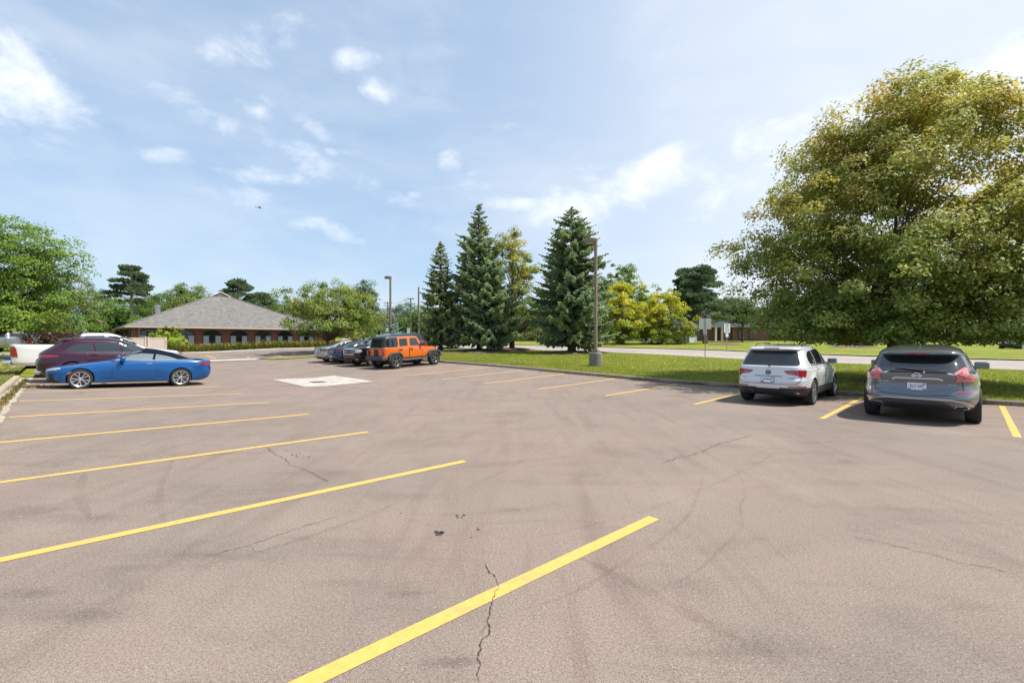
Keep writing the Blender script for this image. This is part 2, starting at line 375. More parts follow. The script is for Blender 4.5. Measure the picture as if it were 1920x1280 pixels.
# ------------------------------------------------------------------ ground, paving, kerbs
def setting():
    V = []; Fc = []
    xs = list(np.arange(-90, 91, 3.)); xs = [-700, -400, -250, -160, -120] + xs + [120, 160, 250, 400, 700]
    ys = [-60, -30] + list(np.arange(-10, 125, 3.)) + [150, 200, 300, 500, 900]
    for y in ys:
        for x in xs: V.append((x, y, H(x, y)-.22))
    n = len(xs)
    for j in range(len(ys)-1):
        for i in range(n-1): k = j*n+i; Fc.append((k, k+1, k+n+1, k+n))
    g = mk('ground', V, Fc, GRASS, smooth=True); g['kind'] = 'structure'
    # asphalt of the lot; cracks, oil drips and patches are laid into the same mesh
    asp = sheet('asphalt', lambda s: pq1(-1.02, s), lambda s: pq2(KP2+.02, s), -16, 39.3, 110, 44, 0., ASPH)
    add = MB()
    def flat(poly, dz=.006): add.add([(x, y, H(x, y)+dz) for x, y in poly], [tuple(range(len(poly)))])
    def crack(pix, w, seed):
        r = random.Random(seed); P = [Vector(G(u, v)[:2]) for u, v in pix]; pts = []
        for a, b in zip(P, P[1:]):
            k = max(2, int((b-a).length/.022)); nrm = Vector((-(b-a).y, (b-a).x)).normalized()
            for i in range(k): pts.append(a+(b-a)*i/k)
        off = 0; out = []
        for i, p in enumerate(pts):
            off = off*.88 + r.gauss(0, .0075); d = (pts[min(i+1, len(pts)-1)]-pts[max(i-1, 0)]).normalized(); nn = Vector((-d.y, d.x))
            ww = w*(.25+1.1*r.random()**1.5)*min(1, (i+1)/6, (len(pts)-i)/6); out.append((p+nn*(off+ww/2), p+nn*(off-ww/2)))
        for (a, b), (c, d) in zip(out, out[1:]): flat([a, c, d, b])
    crack([(906, 1055), (922, 1085), (930, 1098), (921, 1112), (922, 1130), (912, 1160), (915, 1185), (903, 1215), (900, 1240), (900, 1290)], .0075, 1)
    crack([(912, 1165), (906, 1180), (908, 1200)], .005, 2)
    crack([(500, 838), (545, 870), (590, 888), (615, 906)], .008, 3)
    crack([(380, 1045), (470, 1022), (560, 990), (645, 966)], .006, 4)
    crack([(1235, 868), (1300, 853), (1350, 832), (1415, 815)], .011, 5)
    crack([(1560, 995), (1700, 1028), (1800, 1052), (1925, 1080)], .006, 7)
    crack([(20, 975), (90, 960), (150, 945)], .005, 8)
    crack([(500, 838), (512, 846), (530, 842), (560, 858), (585, 856)], .005, 11); crack([(470, 1022), (480, 1034), (500, 1040)], .004, 12); crack([(1300, 853), (1310, 846), (1345, 843)], .005, 13)
    asphalt_extra = add; add = MB(); tyres = MB()
    def arc(pix, w):
        P = [Vector(G(u, v)[:2]) for u, v in pix]; fx = pchip([(i, p.x) for i, p in enumerate(P)]); fy = pchip([(i, p.y) for i, p in enumerate(P)]); n_ = 60; o_ = []
        for i in range(n_+1):
            s_ = (len(P)-1)*i/n_; o_.append(Vector((fx(s_), fy(s_))))
        for i in range(n_):
            d = (o_[min(i+2, n_)]-o_[max(i-1, 0)]).normalized(); d0 = (o_[i+1]-o_[max(i-1, 0)]).normalized(); tw = lambda j: min(1, j/14+.05, (n_-j)/14+.05)*(.75+.35*math.sin(j*.7)*math.sin(j*1.9+w*90)); k0 = Vector((-d0.y, d0.x))*w/2*tw(i); k1 = Vector((-d.y, d.x))*w/2*tw(i+1)
            q = [o_[i]+k0, o_[i+1]+k1, o_[i+1]-k1, o_[i]-k0]; tyres.add([(p.x, p.y, H(p.x, p.y)+.003) for p in q], [(0, 1, 2, 3)])
    for pix, w in (([(1360, 855), (1385, 890), (1398, 920), (1388, 950), (1390, 985), (1350, 1030), (1300, 1075), (1235, 1110)], .045), ([(1322, 880), (1310, 920), (1290, 965), (1240, 1010), (1160, 1060), (1075, 1110), (960, 1150)], .06),
                   ([(1060, 1030), (1150, 1075), (1330, 1170), (1470, 1240), (1580, 1300)], .13), ([(760, 935), (700, 962), (560, 1012), (420, 1052), (300, 1075)], .10), ([(1560, 985), (1720, 1020), (1925, 1060)], .05),
                   ([(1065, 770), (1050, 810), (1000, 850), (930, 890), (840, 925)], .05), ([(700, 845), (800, 835), (930, 800), (1040, 770)], .07), ([(1480, 830), (1400, 880), (1200, 960), (1000, 1010)], .06), ([(160, 880), (150, 930), (170, 975)], .12), ([(330, 850), (300, 920), (310, 990)], .10)):
        arc(pix, w)
    def blot(u, v, ru, seed, sq=.55):
        r = random.Random(seed); c = G(u, v); n_ = 14; a0 = r.random()*6
        poly = []
        for k in range(n_):
            a = 2*math.pi*k/n_; rr = ru*(.65+.6*r.random()); poly.append((c[0]+rr*math.cos(a), c[1]+rr*math.sin(a)*1.2))
        add.add([(x, y, H(x, y)+.005) for x, y in poly], [tuple(range(n_))])
    for i, (u, v, r_) in enumerate([(824, 1000, .036), (818, 997, .022), (829, 998, .022), (857, 966, .016), (871, 966, .018), (866, 970, .010), (897, 993, .012), (895, 990, .009), (752, 962, .010),
                                    (548, 853, .018), (556, 855, .014), (579, 857, .018), (562, 850, .012), (883, 1007, .007), (858, 970, .012), (530, 797, .02), (151, 736, .05)]):
        blot(u, v, r_, i)
    me = asp.data; me.materials.append(MATS['crack']); me.materials.append(MATS['stain']); me.materials.append(MATS['tyre_mark'])
    bm = bmesh.new(); bm.from_mesh(me)
    for mb_, mi in ((asphalt_extra, 1), (add, 2), (tyres, 3)):
        vs = [bm.verts.new(p) for p in mb_.v]
        for q in mb_.f:
            f_ = bm.faces.new([vs[i] for i in q]); f_.material_index = mi; f_.normal_update()
            if f_.normal.z < 0: f_.normal_flip()
    bm.to_mesh(me); bm.free()
    # painted bay lines
    def stripe(a, b, w, mat=None, name='parking_line', dz=.004):
        a = Vector(a); b = Vector(b); d = (b-a); n_ = max(6, int(d.length/.5)); d.normalize(); nn = Vector((-d.y, d.x))
        V = []; Fc = []; r = random.Random(int(a.x*1000))
        for i in range(n_+1):
            p = a+(b-a)*i/n_; e1 = w/2+r.gauss(0, .0015); e2 = w/2+r.gauss(0, .0015)
            for q in (p+nn*e1, p-nn*e2): V.append((q.x, q.y, H(q.x, q.y)+dz))
        for i in range(n_): Fc.append((2*i, 2*i+1, 2*i+3, 2*i+2))
        o = mk(name, V, Fc, mat or LINE); o['kind'] = 'structure'
        if o.data.polygons[0].normal.z < 0: o.data.flip_normals()
        return o
    for k in range(10):
        q = 2.52+3.08*k; stripe(pq1(-.9, q), pq1(4.27, q), .122)
    for q in (-.63, 2.42, 5.55, 8.48, 11.35, 14.2, 16.9, 19.6, 22.35, 25.0, 27.6, 30.2):
        stripe(pq2(12.7 if q < 3 else 13.2, q), pq2(18.55, q), .115)
    # concrete pad round the catch basin, with its grate
    pad = [G(u, v)[:2] for u, v in ((510, 711.5), (590, 708.5), (626, 704.3), (662, 709.5), (703, 715.5), (608, 724.5), (573, 725.7))]
    o = mk('drain_pad', [(x, y, H(x, y)+.012) for x, y in pad], [tuple(range(len(pad)))], PAD); o['kind'] = 'structure'
    if o.data.polygons[0].normal.z < 0: o.data.flip_normals()
    c = G(596, 716.8); g = MB(); T = Matrix.Translation((c[0], c[1], c[2]+.012)) @ Matrix.Rotation(R(43), 4, 'Z')
    g.box(-.42, .42, -.42, -.37, 0, .02, T).box(-.42, .42, .37, .42, 0, .02, T).box(-.42, -.37, -.37, .37, 0, .02, T).box(.37, .42, -.37, .37, 0, .02, T)
    for i in range(9): g.box(-.37, .37, -.35+i*.08, -.31+i*.08, 0, .018, T)
    g.box(-.36, .36, -.36, .36, .001, .003, T)
    g.v = [tuple(Vector((c[0], c[1], c[2]+.012))+(Vector(p)-Vector((c[0], c[1], c[2]+.012)))*.62) for p in g.v]
    tag(g.build('drain_grate', 'grate'), 'dark square iron drain grate set in the white concrete pad', 'drain')
    # kerbs
    def kerb(fn, s0, s1, flip, mat, name, step=3.05, h=.14):
        mb = MB(); s = s0
        while s < s1-.01:
            e = min(s+step, s1); n_ = 3; rows = []
            for i in range(n_+1):
                t = s+.006+(e-s-.012)*i/n_; rows.append([fn(t, off) for off in (0., .025, .06, .17, .19)])
            V = []; Fc = []
            for rw in rows:
                for (p, dz) in zip(rw, (-.12, h*.72, h, h*.98, -.1)): V.append((p[0], p[1], H(p[0], p[1])+dz))
            for i in range(n_):
                for j in range(4): k = i*5+j; Fc.append((k, k+5, k+6, k+1))
            Fc += [tuple(range(5)), tuple(range(n_*5+4, n_*5-1, -1))]
            mb.add(V, Fc); s = e
        o = mb.build(name, mat); o['kind'] = 'structure'
        bm = bmesh.new(); bm.from_mesh(o.data); bmesh.ops.recalc_face_normals(bm, faces=bm.faces[:]); bm.to_mesh(o.data); bm.free()
        return o
    kerb(lambda s, d: pq1(KP1-d, s), -14, 27.6, 0, KERB, 'kerb')
    kerb(lambda s, d: pq1(KP1-.5-d, s), 28.2, 40, 0, KERB, 'kerb')
    kerb(lambda s, d: pq2(KP2+d, s), -18, 38, 1, KERBG, 'kerb')
    # broken concrete gutter along the west kerb
    mb = MB(); s = -14.; r = random.Random(3)
    while s < 27.5:
        e = s+r.uniform(.7, 1.5); a = r.uniform(-.02, .06); nb = 4
        V = [pq1(KP1-.01, s+.01), pq1(KP1-.01, e-.015)] + [pq1(-.98+r.uniform(-.05, .04), e-.015-(e-s-.03)*i/nb) for i in range(nb+1)]
        mb.add([(p[0], p[1], H(*p)+.008) for p in V], [tuple(range(len(V)))]); s = e
    o = mb.build('gutter', KERB); o['kind'] = 'structure'
    bm = bmesh.new(); bm.from_mesh(o.data)
    for f_ in bm.faces:
        f_.normal_update()
        if f_.normal.z < 0: f_.normal_flip()
    bm.to_mesh(o.data); bm.free()
    # lawns, road and the ground beyond
    sheet('lawn', lambda s: pq1(KP1-.18, s), lambda s: pq1(KP1-28, s), -14, 46, 60, 18, .125, DRYG)
    sheet('lawn', lambda s: pq2(KP2+.18, s), lambda s: pq2(36.3, s), -30, 40, 70, 16, .125, GRASS)
    rd = sheet('road', lambda s: pq2(36.25, s), lambda s: pq2(49.6, s), -70, 130, 100, 6, .06, ROADC)
    sheet('kerb', lambda s: pq2(36.2, s), lambda s: pq2(36.42, s), -70, 130, 100, 1, .14, PALE)
    sheet('kerb', lambda s: pq2(49.4, s), lambda s: pq2(49.7, s), -70, 130, 100, 1, .16, PALE)
    sheet('road_marking', lambda s: pq2(42.8, s), lambda s: pq2(42.93, s), -70, 130, 100, 1, .064, LINE)
    sheet('road_marking', lambda s: pq2(39.6, s), lambda s: pq2(39.72, s), -70, 130, 100, 1, .064, MATS['white_paint'])
    sheet('lawn', lambda s: pq2(49.7, s), lambda s: pq2(135, s), -90, 75, 60, 20, .13, GRASS)
    # building lot
    sheet('asphalt', lambda s: pq1(-14, s), lambda s: pq1(23.5, s), 40.6, 54.6, 16, 20, .03, ASPH)
    sheet('apron', lambda s: pq1(-2, s), lambda s: pq1(10.7, s), 38.9, 40.8, 3, 10, .035, PALE)
    sheet('walkway', lambda s: pq1(-14, s), lambda s: pq1(26, s), 54.55, 55.7, 2, 30, .15, PALE)
    b = MB(); 
    for i in range(20):
        p0 = -14+2*i; q0 = pq1(p0, 54.53); q1 = pq1(p0+2, 54.53); b.add([(q0[0], q0[1], H(*q0)), (q1[0], q1[1], H(*q1)), (q1[0], q1[1], H(*q1)+.15), (q0[0], q0[1], H(*q0)+.15)], [(0, 1, 2, 3)])
    o = b.build('walkway_edge', PALE); o['kind'] = 'structure'
    sheet('flower_bed', lambda s: pq1(4, s), lambda s: pq1(23.5, s), 55.7, 58.6, 3, 20, .14, MULCH)
    sheet('lawn', lambda s: pq1(11.2, s), lambda s: pq1(24, s), 38.6, 40.5, 3, 8, .05, DRYG)
    for (a, b_) in (((385, 666.5), (405.7, 673)), ((500.5, 662.5), (527.6, 669)), ((550, 661.5), (572, 666))):
        p = G(*a); q = G(*b_); stripe(p[:2], q[:2], .13, dz=.036)
    p = G(447, 665); q = G(466.7, 671); stripe(p[:2], q[:2], .12, MATS['white_paint'], dz=.036)
    # rising pale drive north of the buildings, and its grass bank
    def rise(name, us, d0, d1, z0, z1, mat, dz=0):
        V = []; Fc = []; nu = 12; nd = 8
        for j in range(nd+1):
            d = d0+(d1-d0)*j/nd; z = z0+(z1-z0)*sst(j/nd)
            for i in range(nu+1): u = us[0]+(us[1]-us[0])*i/nu; V.append(((u-960)/F*d, d, z+dz))
        for j in range(nd):
            for i in range(nu): k = j*(nu+1)+i; Fc.append((k, k+1, k+nu+2, k+nu+1))
        o = mk(name, V, Fc, mat, smooth=True); o['kind'] = 'structure'
    rise('hill', (560, 800), 70, 135, 1.0, 3.6, GRASS)
    rise('drive', (640, 728), 74, 128, 1.05, 3.56, ROADC, .07)
    sheet('parking_area', lambda s: pq2(66, s), lambda s: pq2(110, s), -62, -18, 12, 12, .16, ROADC)
    # mulch under the spruces and by the sign
    def mound(u, d, rx, ry, h, rot=0.):
        V = []; Fc = []; n_ = 24; rr = 5; c = at(u, d, .12)
        for i in range(rr+1):
            t = i/rr
            for k in range(n_):
                a = 2*math.pi*k/n_; wob = 1+.12*math.sin(3*a+u)+.06*math.sin(7*a)
                dx, dy = rx*t*wob*math.cos(a), ry*t*wob*math.sin(a); x = c[0]+dx*math.cos(rot)-dy*math.sin(rot); y = c[1]+dx*math.sin(rot)+dy*math.cos(rot)
                V.append((x, y, H(x, y)+.115+h*(1-t*t)))
        for i in range(rr):
            for k in range(n_): k2 = (k+1) % n_; Fc.append((i*n_+k, (i+1)*n_+k, (i+1)*n_+k2, i*n_+k2))
        o = mk('mulch_bed', V, Fc, MULCH, smooth=True); o['kind'] = 'structure'
    mound(1075, 41, 3.4, 2.2, .22); mound(905, 45, 5.6, 2.8, .22, R(100)); mound(957, 46.5, 2.6, 2, .3); mound(1362, 66, 2.4, 2., .3); mound(1248, 70, 2.2, 1.6, .15)
    mound(835, 43, 3.5, 2.4, .15); mound(1684, 18.7, 1.6, 1.6, .15); mound(1600, 60, 3, 2, .3)
setting()

# ------------------------------------------------------------------ grass blades and weeds
def blades(name, pts, h, w, cols, kind='stuff', mat=LEAF):
    pts = np.array(pts); n = len(pts)
    a = rng.uniform(0, 2*np.pi, n); hh = h*rng.uniform(.5, 1.3, n); ln = hh*rng.uniform(.1, .7, n); b = rng.uniform(0, 2*np.pi, n)
    side = np.c_[np.cos(a), np.sin(a), np.zeros(n)]*(w*rng.uniform(.6, 1.3, n))[:, None]
    tip = pts + np.c_[np.cos(b)*ln, np.sin(b)*ln, hh]
    V = np.stack([pts-side, pts+side, tip], 1).reshape(-1, 3)
    Fc = np.arange(3*n).reshape(-1, 3)
    X, Y = pts[:, 0], pts[:, 1]; f = np.sin(.9*X+1.3*np.sin(.5*Y))+np.sin(1.4*Y-.8*X)+.8*np.sin(2.7*X+1.9*Y)+.6*np.sin(4.1*Y-3.3*X); f = np.clip(f/5+.5, 0, 1)[:, None]
    cc = np.array(cols)[rng.integers(0, len(cols), n)]*rng.uniform(.65, 1.25, (n, 1))*(np.array([.72, .85, .75])*(1-f)+np.array([1.18, 1.05, 1.1])*f)
    o = mknp(name, V, Fc, mat, colr=np.repeat(cc, 3, 0)); o['kind'] = kind
    return o
GC = [(.26, .34, .035), (.31, .37, .045), (.36, .37, .06), (.22, .30, .03), (.44, .37, .11)]
def verge_grass():
    P = []
    for _ in range(150000):
        q = rng.uniform(-9, 32); p = 19.0+16.8*rng.random()**1.6
        x, y = pq2(p, q)
        if y < 8 or abs(x/y) > 1.12: continue
        P.append((x, y, H(x, y)+.12))
    blades('grass', P, .07, .012, GC)
    P = []
    for _ in range(60000):
        q = rng.uniform(9, 34); p = KP1-.19-9*rng.random()**1.4
        x, y = pq1(p, q)
        if y < 5 or x/y < -1.12: continue
        P.append((x, y, H(x, y)+.12))
    blades('grass', P, .075, .012, [(.28, .29, .06), (.38, .33, .11), (.20, .25, .045), (.42, .35, .15), (.25, .28, .05)])
    P = []
    for (pq, lo, hi, pp, nn) in ((pq1, 10, 27, -1.16, 60), (pq2, -1, 16, 18.76, 70)):
        for _ in range(nn):
            s = rng.uniform(lo, hi); k = int(rng.integers(6, 45)); sz = rng.uniform(.05, .22)
            for _ in range(k):
                x, y = pq(pp+rng.normal(0, .04), s+rng.normal(0, sz)); P.append((x, y, H(x, y)+.005))
    blades('weeds', P, .10, .012, [(.14, .16, .035), (.26, .20, .08), (.10, .14, .03), (.32, .20, .10)])
    P = []
    for _ in range(500):
        x, y = pq1(-1.0+rng.normal(0, .25), 22.9+rng.normal(0, .35)); P.append((x, y, H(x, y)+.005+abs(rng.normal(0, .03))))
    blades('litter', P, .03, .03, [(.30, .17, .10), (.36, .22, .13), (.22, .13, .08)])
verge_grass()
P = []
for _ in range(2600):
    x, y = pq2(18.80-abs(rng.normal(0, .11)), rng.choice([rng.uniform(4, 16), rng.normal(9, 2)])); P.append((x, y, H(x, y)+.006))
blades('litter', P, .015, .028, [(.34, .22, .12), (.30, .24, .10), (.24, .15, .08), (.40, .30, .14)])
# day lilies along the building
P = []; P2 = []
for _ in range(5200):
    x, y = pq1(rng.uniform(5, 23.2), 55.9+1.5*rng.random()); P.append((x, y, H(x, y)+.13))
b_ = blades('lily', P, .75, .05, [(.13, .17, .02), (.16, .19, .03), (.10, .13, .02), (.22, .19, .05)])
b_['label'] = 'row of green day lily leaves along the brick building'; b_['category'] = 'flowers'
for _ in range(750):
    x, y = pq1(rng.uniform(5, 23.2), 55.8+1.5*rng.random()); P2.append((x, y, H(x, y)+.13+rng.uniform(.35, .72)))
b2_ = blades('lily_blossoms', P2, .10, .09, [(.62, .40, .03), (.6, .30, .03), (.66, .48, .08)])

# ------------------------------------------------------------------ the brick building west
def arch(w, h0, h1, rise, n=12):
    """polygon of an arched opening in (x,z): bottom h0, crown h1"""
    sp = h1-rise; rad = (w*w/4+rise*rise)/(2*rise); cz = h1-rad; a = math.asin(w/2/rad)
    return [(-w/2, h0), (w/2, h0)] + [(rad*math.sin(a-2*a*i/n), cz+rad*math.cos(a-2*a*i/n)) for i in range(n+1)]
def hip(root, mb, x0, x1, y0, y1, ze, zr, inset0, inset1):
    """hip roof with its ridge along y"""
    xm = (x0+x1)/2
    v = [(x0, y0, ze), (x1, y0, ze), (x1, y1, ze), (x0, y1, ze), (xm, y0+inset0, zr), (xm, y1-inset1, zr)]
    mb.add(v, [(0, 1, 4), (1, 2, 5, 4), (2, 3, 5), (3, 0, 4, 5), (3, 2, 1, 0)])
def west_building():
    p0, p1, q0, L = 4.8, 22.5, 58.5, 34.
    w = p1-p0; c = pq1(p0, q0); z0 = .62
    root = empty('brick_building', (c[0], c[1], z0), math.atan2(A1[1], A1[0]))
    tag(root, 'long red brick building with a grey hip roof and arched windows', 'building')
    MB().box(0, w, 0, L, -.6, 2.52).build('wall', BRICK, root)
    m = MB(); hip(root, m, -.75, w+.75, -.75, L+.75, 2.62, 7.0, w/2+.75, w/2+.75); rf = m.build('roof', SHING, root)
    m = MB(); m.box(-.73, w+.73, -.73, L+.73, 2.44, 2.60); m.build('eave_fascia', 'trim_beige', root)
    m = MB(); m.box(-.80, w+.80, -.82, -.735, 2.47, 2.61); m.build('gutter', 'trim_beige', root)
    # small gablet at the peak
    xm = w/2; yy = w/2+.75-.75
    m = MB(); m.prism([(xm-1.0, 0), (xm+1.0, 0), (xm, .52)], 1.0, basis((0, yy-1.05, 6.55), (1, 0, 0), (0, 0, 1), (0, 1, 0))); m.build('gablet', SHING, rf)
    m = MB()
    for s in (-1, 1): m.tube([(xm+s*1.08, yy-1.1, 6.52), (xm, yy-1.1, 7.1)], .045, 6)
    m.build('bargeboard', 'white_paint', rf)
    # lower wing behind
    m = MB(); m.box(w, w+7, 12, 24, -.6, 2.5); m.build('wing_wall', BRICK, root)
    m = MB(); hip(root, m, w-4, w+7.7, 11.3, 24.7, 2.6, 5.2, 5.9, 5.9); m.build('wing_roof', SHING, root)
    # ridge caps and vents on the roof
    k = 4.38/(w/2+.75)
    m = MB(); m.tube([(-.7, -.7, 2.67), (xm, w/2, 7.03)], .07, 6).tube([(w+.7, -.7, 2.67), (xm, w/2, 7.03)], .07, 6).tube([(xm, w/2, 7.02), (xm, L-w/2, 7.02)], .07, 6); m.build('ridge_cap', SHING, rf)
    def vent(x, y, h, r_):
        z = 2.62+k*min(x+.75, y+.75); m = MB(); m.lathe([(r_, z-.1), (r_, z+h), (r_*1.25, z+h+.02), (r_*1.25, z+h+.14), (r_*.4, z+h+.22)], 14, Matrix.Translation((x, y, 0))); m.build('vent', 'steel' if h > .4 else 'black_trim', rf, True)
    vent(2.5, 6.2, .75, .26); vent(3.4, 9, .25, .09); vent(4.6, 11, .25, .09); vent(6.2, 13, .3, .14)
    for i, p in enumerate((6.0, 8.85, 11.25, 13.77, 16.2, 18.55, 20.95)):
        x = p-p0; T = basis((x, -.055, 0), (1, 0, 0), (0, 0, 1), (0, 1, 0))
        m = MB()
        ao = arch(2.0, 2.06, 2.50, .46); ai = arch(1.72, 2.06, 2.34, .40)
        # soldier-course arch over the window
        po = ao[2:]; pi_ = ai[2:]; n_ = len(po)
        for a, b in zip(range(n_-1), range(1, n_)):
            m.prism([pi_[a], po[a], po[b], pi_[b]], .05, basis((x, -.03, 0), (1, 0, 0), (0, 0, 1), (0, 1, 0)))
        m.build('brick_arch', BRICK, root)
        fr = MB(); A_ = arch(1.72, .84, 2.34, .40)
        fr.prism(A_, .054, T); f = fr.build('window', 'frame_bronze', root)
        s = MB(); s.box(x-.96, x+.96, -.12, -.002, .74, .835); s.build('sill', KERB, f)
        T2 = basis((x, -.068, 0), (1, 0, 0), (0, 0, 1), (0, 1, 0))
        g = MB(); g.prism(arch(1.58, 1.80, 2.27, .34), .011, T2); g.build('pane', 'pane_dark', f)
        for (xa, xb, mt) in ((-.79, -.30, 'blind'), (-.24, .24, 'pane_dark'), (.30, .79, 'blind')):
            g = MB(); g.box(x+xa, x+xb, -.068, -.057, .90, 1.72); g.build('blind' if mt == 'blind' else 'pane', mt, f)
    for x in (.35, w-.45, 9.9):
        if x == 9.9: continue
        m = MB(); m.tube([(x, -.72, 2.5), (x, -.3, 2.3), (x, -.06, 2.15), (x, -.06, -.2)], .05, 8); m.build('downspout', 'trim_beige', root, True)
    m = MB(); m.tube([(-.06, 1.6, 2.4), (-.06, 1.2, 2.15), (-.06, 1.2, -.2)], .05, 8); m.build('downspout', 'trim_beige', root, True)
    for y in (2.5, 6, 10):
        m = MB(); m.box(-.05, 0, y, y+1.2, .8, 2.2); m.build('side_window', 'frame_bronze', root)
    # satellite dish on the far eave corner
    m = MB(); d = empty('satellite_dish', (0, 0, 0)); px, dd = 187, 56.
    c = (((px-960)/F)*dd, dd, zat(611, dd)); d.location = c; tag(d, 'small grey satellite dish at the left end of the brick building roof', 'satellite dish')
    Tm = Matrix.Rotation(R(80), 4, 'X') @ Matrix.Rotation(R(-14), 4, 'Y')
    m.lathe([(.02, .10), (.25, .06), (.42, 0), (.42, .02), (.25, .085), (.02, .125)], 20, Tm); m.build('dish', 'sign_back', d, True)
    m = MB(); m.tube([(0, .05, 0), (.15, .25, -.2), (.5, .3, -.45)], .03, 6); m.tube([(0, 0, -.3), (.1, -.35, -.1)], .015, 6); m.build('bracket', 'galv', d, True)
west_building()
def fence_panel(u0, u1, d0, d1, ztop, mat, label, name='privacy_fence', bw=.15, cat='fence'):
    a = at(u0, d0); b = at(u1, d1); a = Vector((a[0], a[1], 0)); b = Vector((b[0], b[1], 0)); x = (b-a).normalized(); n = x.cross(Vector((0, 0, 1))); L = (b-a).length
    zb = min(H(a.x, a.y), H(b.x, b.y)); root = empty(name, (a.x, a.y, zb), math.atan2(x.y, x.x)); tag(root, label, cat)
    h = ztop-zb; m = MB(); k = max(2, int(L/bw))
    for i in range(k): m.box(L*i/k+.006, L*(i+1)/k-.006, -.02, .02, .05, h-.08)
    m.build('board_panel', mat, root)
    for za, zc in ((h-.09, h), (.15, .24)): MB().box(-.01, L+.01, -.035, .035, za, zc).build('rail', mat, root)
    for xx in (0, L):
        m = MB(); m.box(xx-.06, xx+.06, -.06, .06, 0, h+.04).box(xx-.075, xx+.075, -.075, .075, h+.04, h+.08); m.build('post', mat, root)
    return root
fence_panel(236, 273, 41, 42, zat(633, 42), 'beige_vinyl', 'left panel of beige board fence screening the brick building', bw=.14)
fence_panel(278, 311, 42.2, 43.2, zat(633, 43), 'beige_vinyl', 'right panel of beige board fence beside the lime shrub', bw=.14)
fence_panel(1238, 1291, 82, 80, zat(629.5, 81), 'grey_vinyl', 'grey vinyl fence panel under the yellow leaved tree', bw=.2)
fence_panel(1292, 1306, 80, 90, zat(629, 82), 'grey_vinyl', 'short return panel of grey vinyl fence against the brown brick building', bw=.2)

def east_building():
    d = 97.; x0 = (1262-960)/F*d; x1 = (1665-960)/F*d; z0 = 1.6
    root = empty('office_building', (x0, d, z0), R(-3)); tag(root, 'low brown brick office building with teal roof beyond the road', 'building')
    L = x1-x0; MB().box(0, L, 0, 16, -1, 3.15).build('wall', BRICK2, root)
    m = MB()
    v = [(-1, -1, 3.2), (L+1, -1, 3.2), (L+1, 17, 3.2), (-1, 17, 3.2), (8, 8, 7.2), (L-8, 8, 7.2)]
    m.add(v, [(0, 1, 5, 4), (1, 2, 5), (2, 3, 4, 5), (3, 0, 4), (3, 2, 1, 0)]); m.build('roof', 'teal_roof', root)
    m = MB(); m.box(-1, L+1, -1.02, 17, 3.0, 3.18); m.build('fascia', 'trim_beige', root)
    for x in (1.2, 4.4, 10.4, 12.9, 15, 20, 24, 28.5, 33, 36.6, 40):
        f = MB().box(x, x+1.0, -.08, 0, .5, 2.5).build('window', 'frame_bronze', root)
        MB().box(x+.08, x+.92, -.095, -.081, .58, 2.42).build('pane', 'pane_dark', f)
    for x in (8.0, 9.2):
        MB().box(x, x+.35, -1.0, -.65, -.6, 3.0).build('column', 'white_paint' if x < 9 else 'beige_vinyl', root)
    f = MB().box(8.4, 9.15, -.06, 0, -.1, 2.2).build('door', 'frame_bronze', root)
    for x in (9.7, 11.6):
        MB().box(x, x+.55, -.45, -.002, -.6, 3.0).build('pier', BRICK2, root)
east_building()

# ------------------------------------------------------------------ lamps, signs, utility poles
def lamp_post(u, d, label, vtop, base_h=.75, vb=None):
    x, y, z = at(u, d, .12); root = empty('lamp_post', (x, y, z), math.atan2(B2[1], B2[0])+R(10)); tag(root, label, 'lamp post', 'lamp posts round the parking lot')
    h = zat(vtop, d)-z
    MB().lathe([(.36, -.2), (.36, base_h-.04), (.33, base_h), (0.0, base_h)], 28).build('concrete_base', mat_base, root, True)
    MB().rbox(-.17, .17, -.17, .17, base_h, base_h+.16, .02).build('base_cover', 'bronze_paint', root)
    MB().rbox(-.072, .072, -.072, .072, base_h+.16, h, .012).build('pole', 'bronze_paint', root)
    hd = MB().rbox(.02, .62, -.19, .19, h-.20, h+.02, .02).build('lamp_head', 'bronze_paint', root)
    MB().box(.10, .57, -.14, .14, h-.215, h-.199).build('lens', 'lens', hd)
mat_base = mat_concrete('lamp_base', (.14, .13, .115), (.26, .24, .215), 3.)
lamp_post(1117, 26.4, 'tall square bronze lamp post on concrete base in the lawn', 447)
lamp_post(732, 45, 'far bronze lamp post rising behind the orange off-roader', 518)
def post_T(x, y, z, yaw): return Matrix.Translation((x, y, z)) @ Matrix.Rotation(yaw, 4, 'Z')
def blank_sign():
    u, d = 1322, 37.5; x, y, z = at(u, d, .1); root = empty('traffic_sign', (x, y, z), R(-18)); tag(root, 'back of a blank rectangular road sign on a steel post', 'sign')
    h = zat(597, d)-z
    MB().box(-.03, .03, -.02, .02, -.3, h).build('post', 'galv', root)
    w = 21/F*d/2; MB().rbox(-w, w, .022, .04, h-20/F*d, h, .006).build('sign_plate', 'sign_back', root)
    MB().rbox(-.12, .12, .042, .055, h-30/F*d, h-16/F*d, .005).build('lower_plate', 'sign_white', root)
blank_sign()
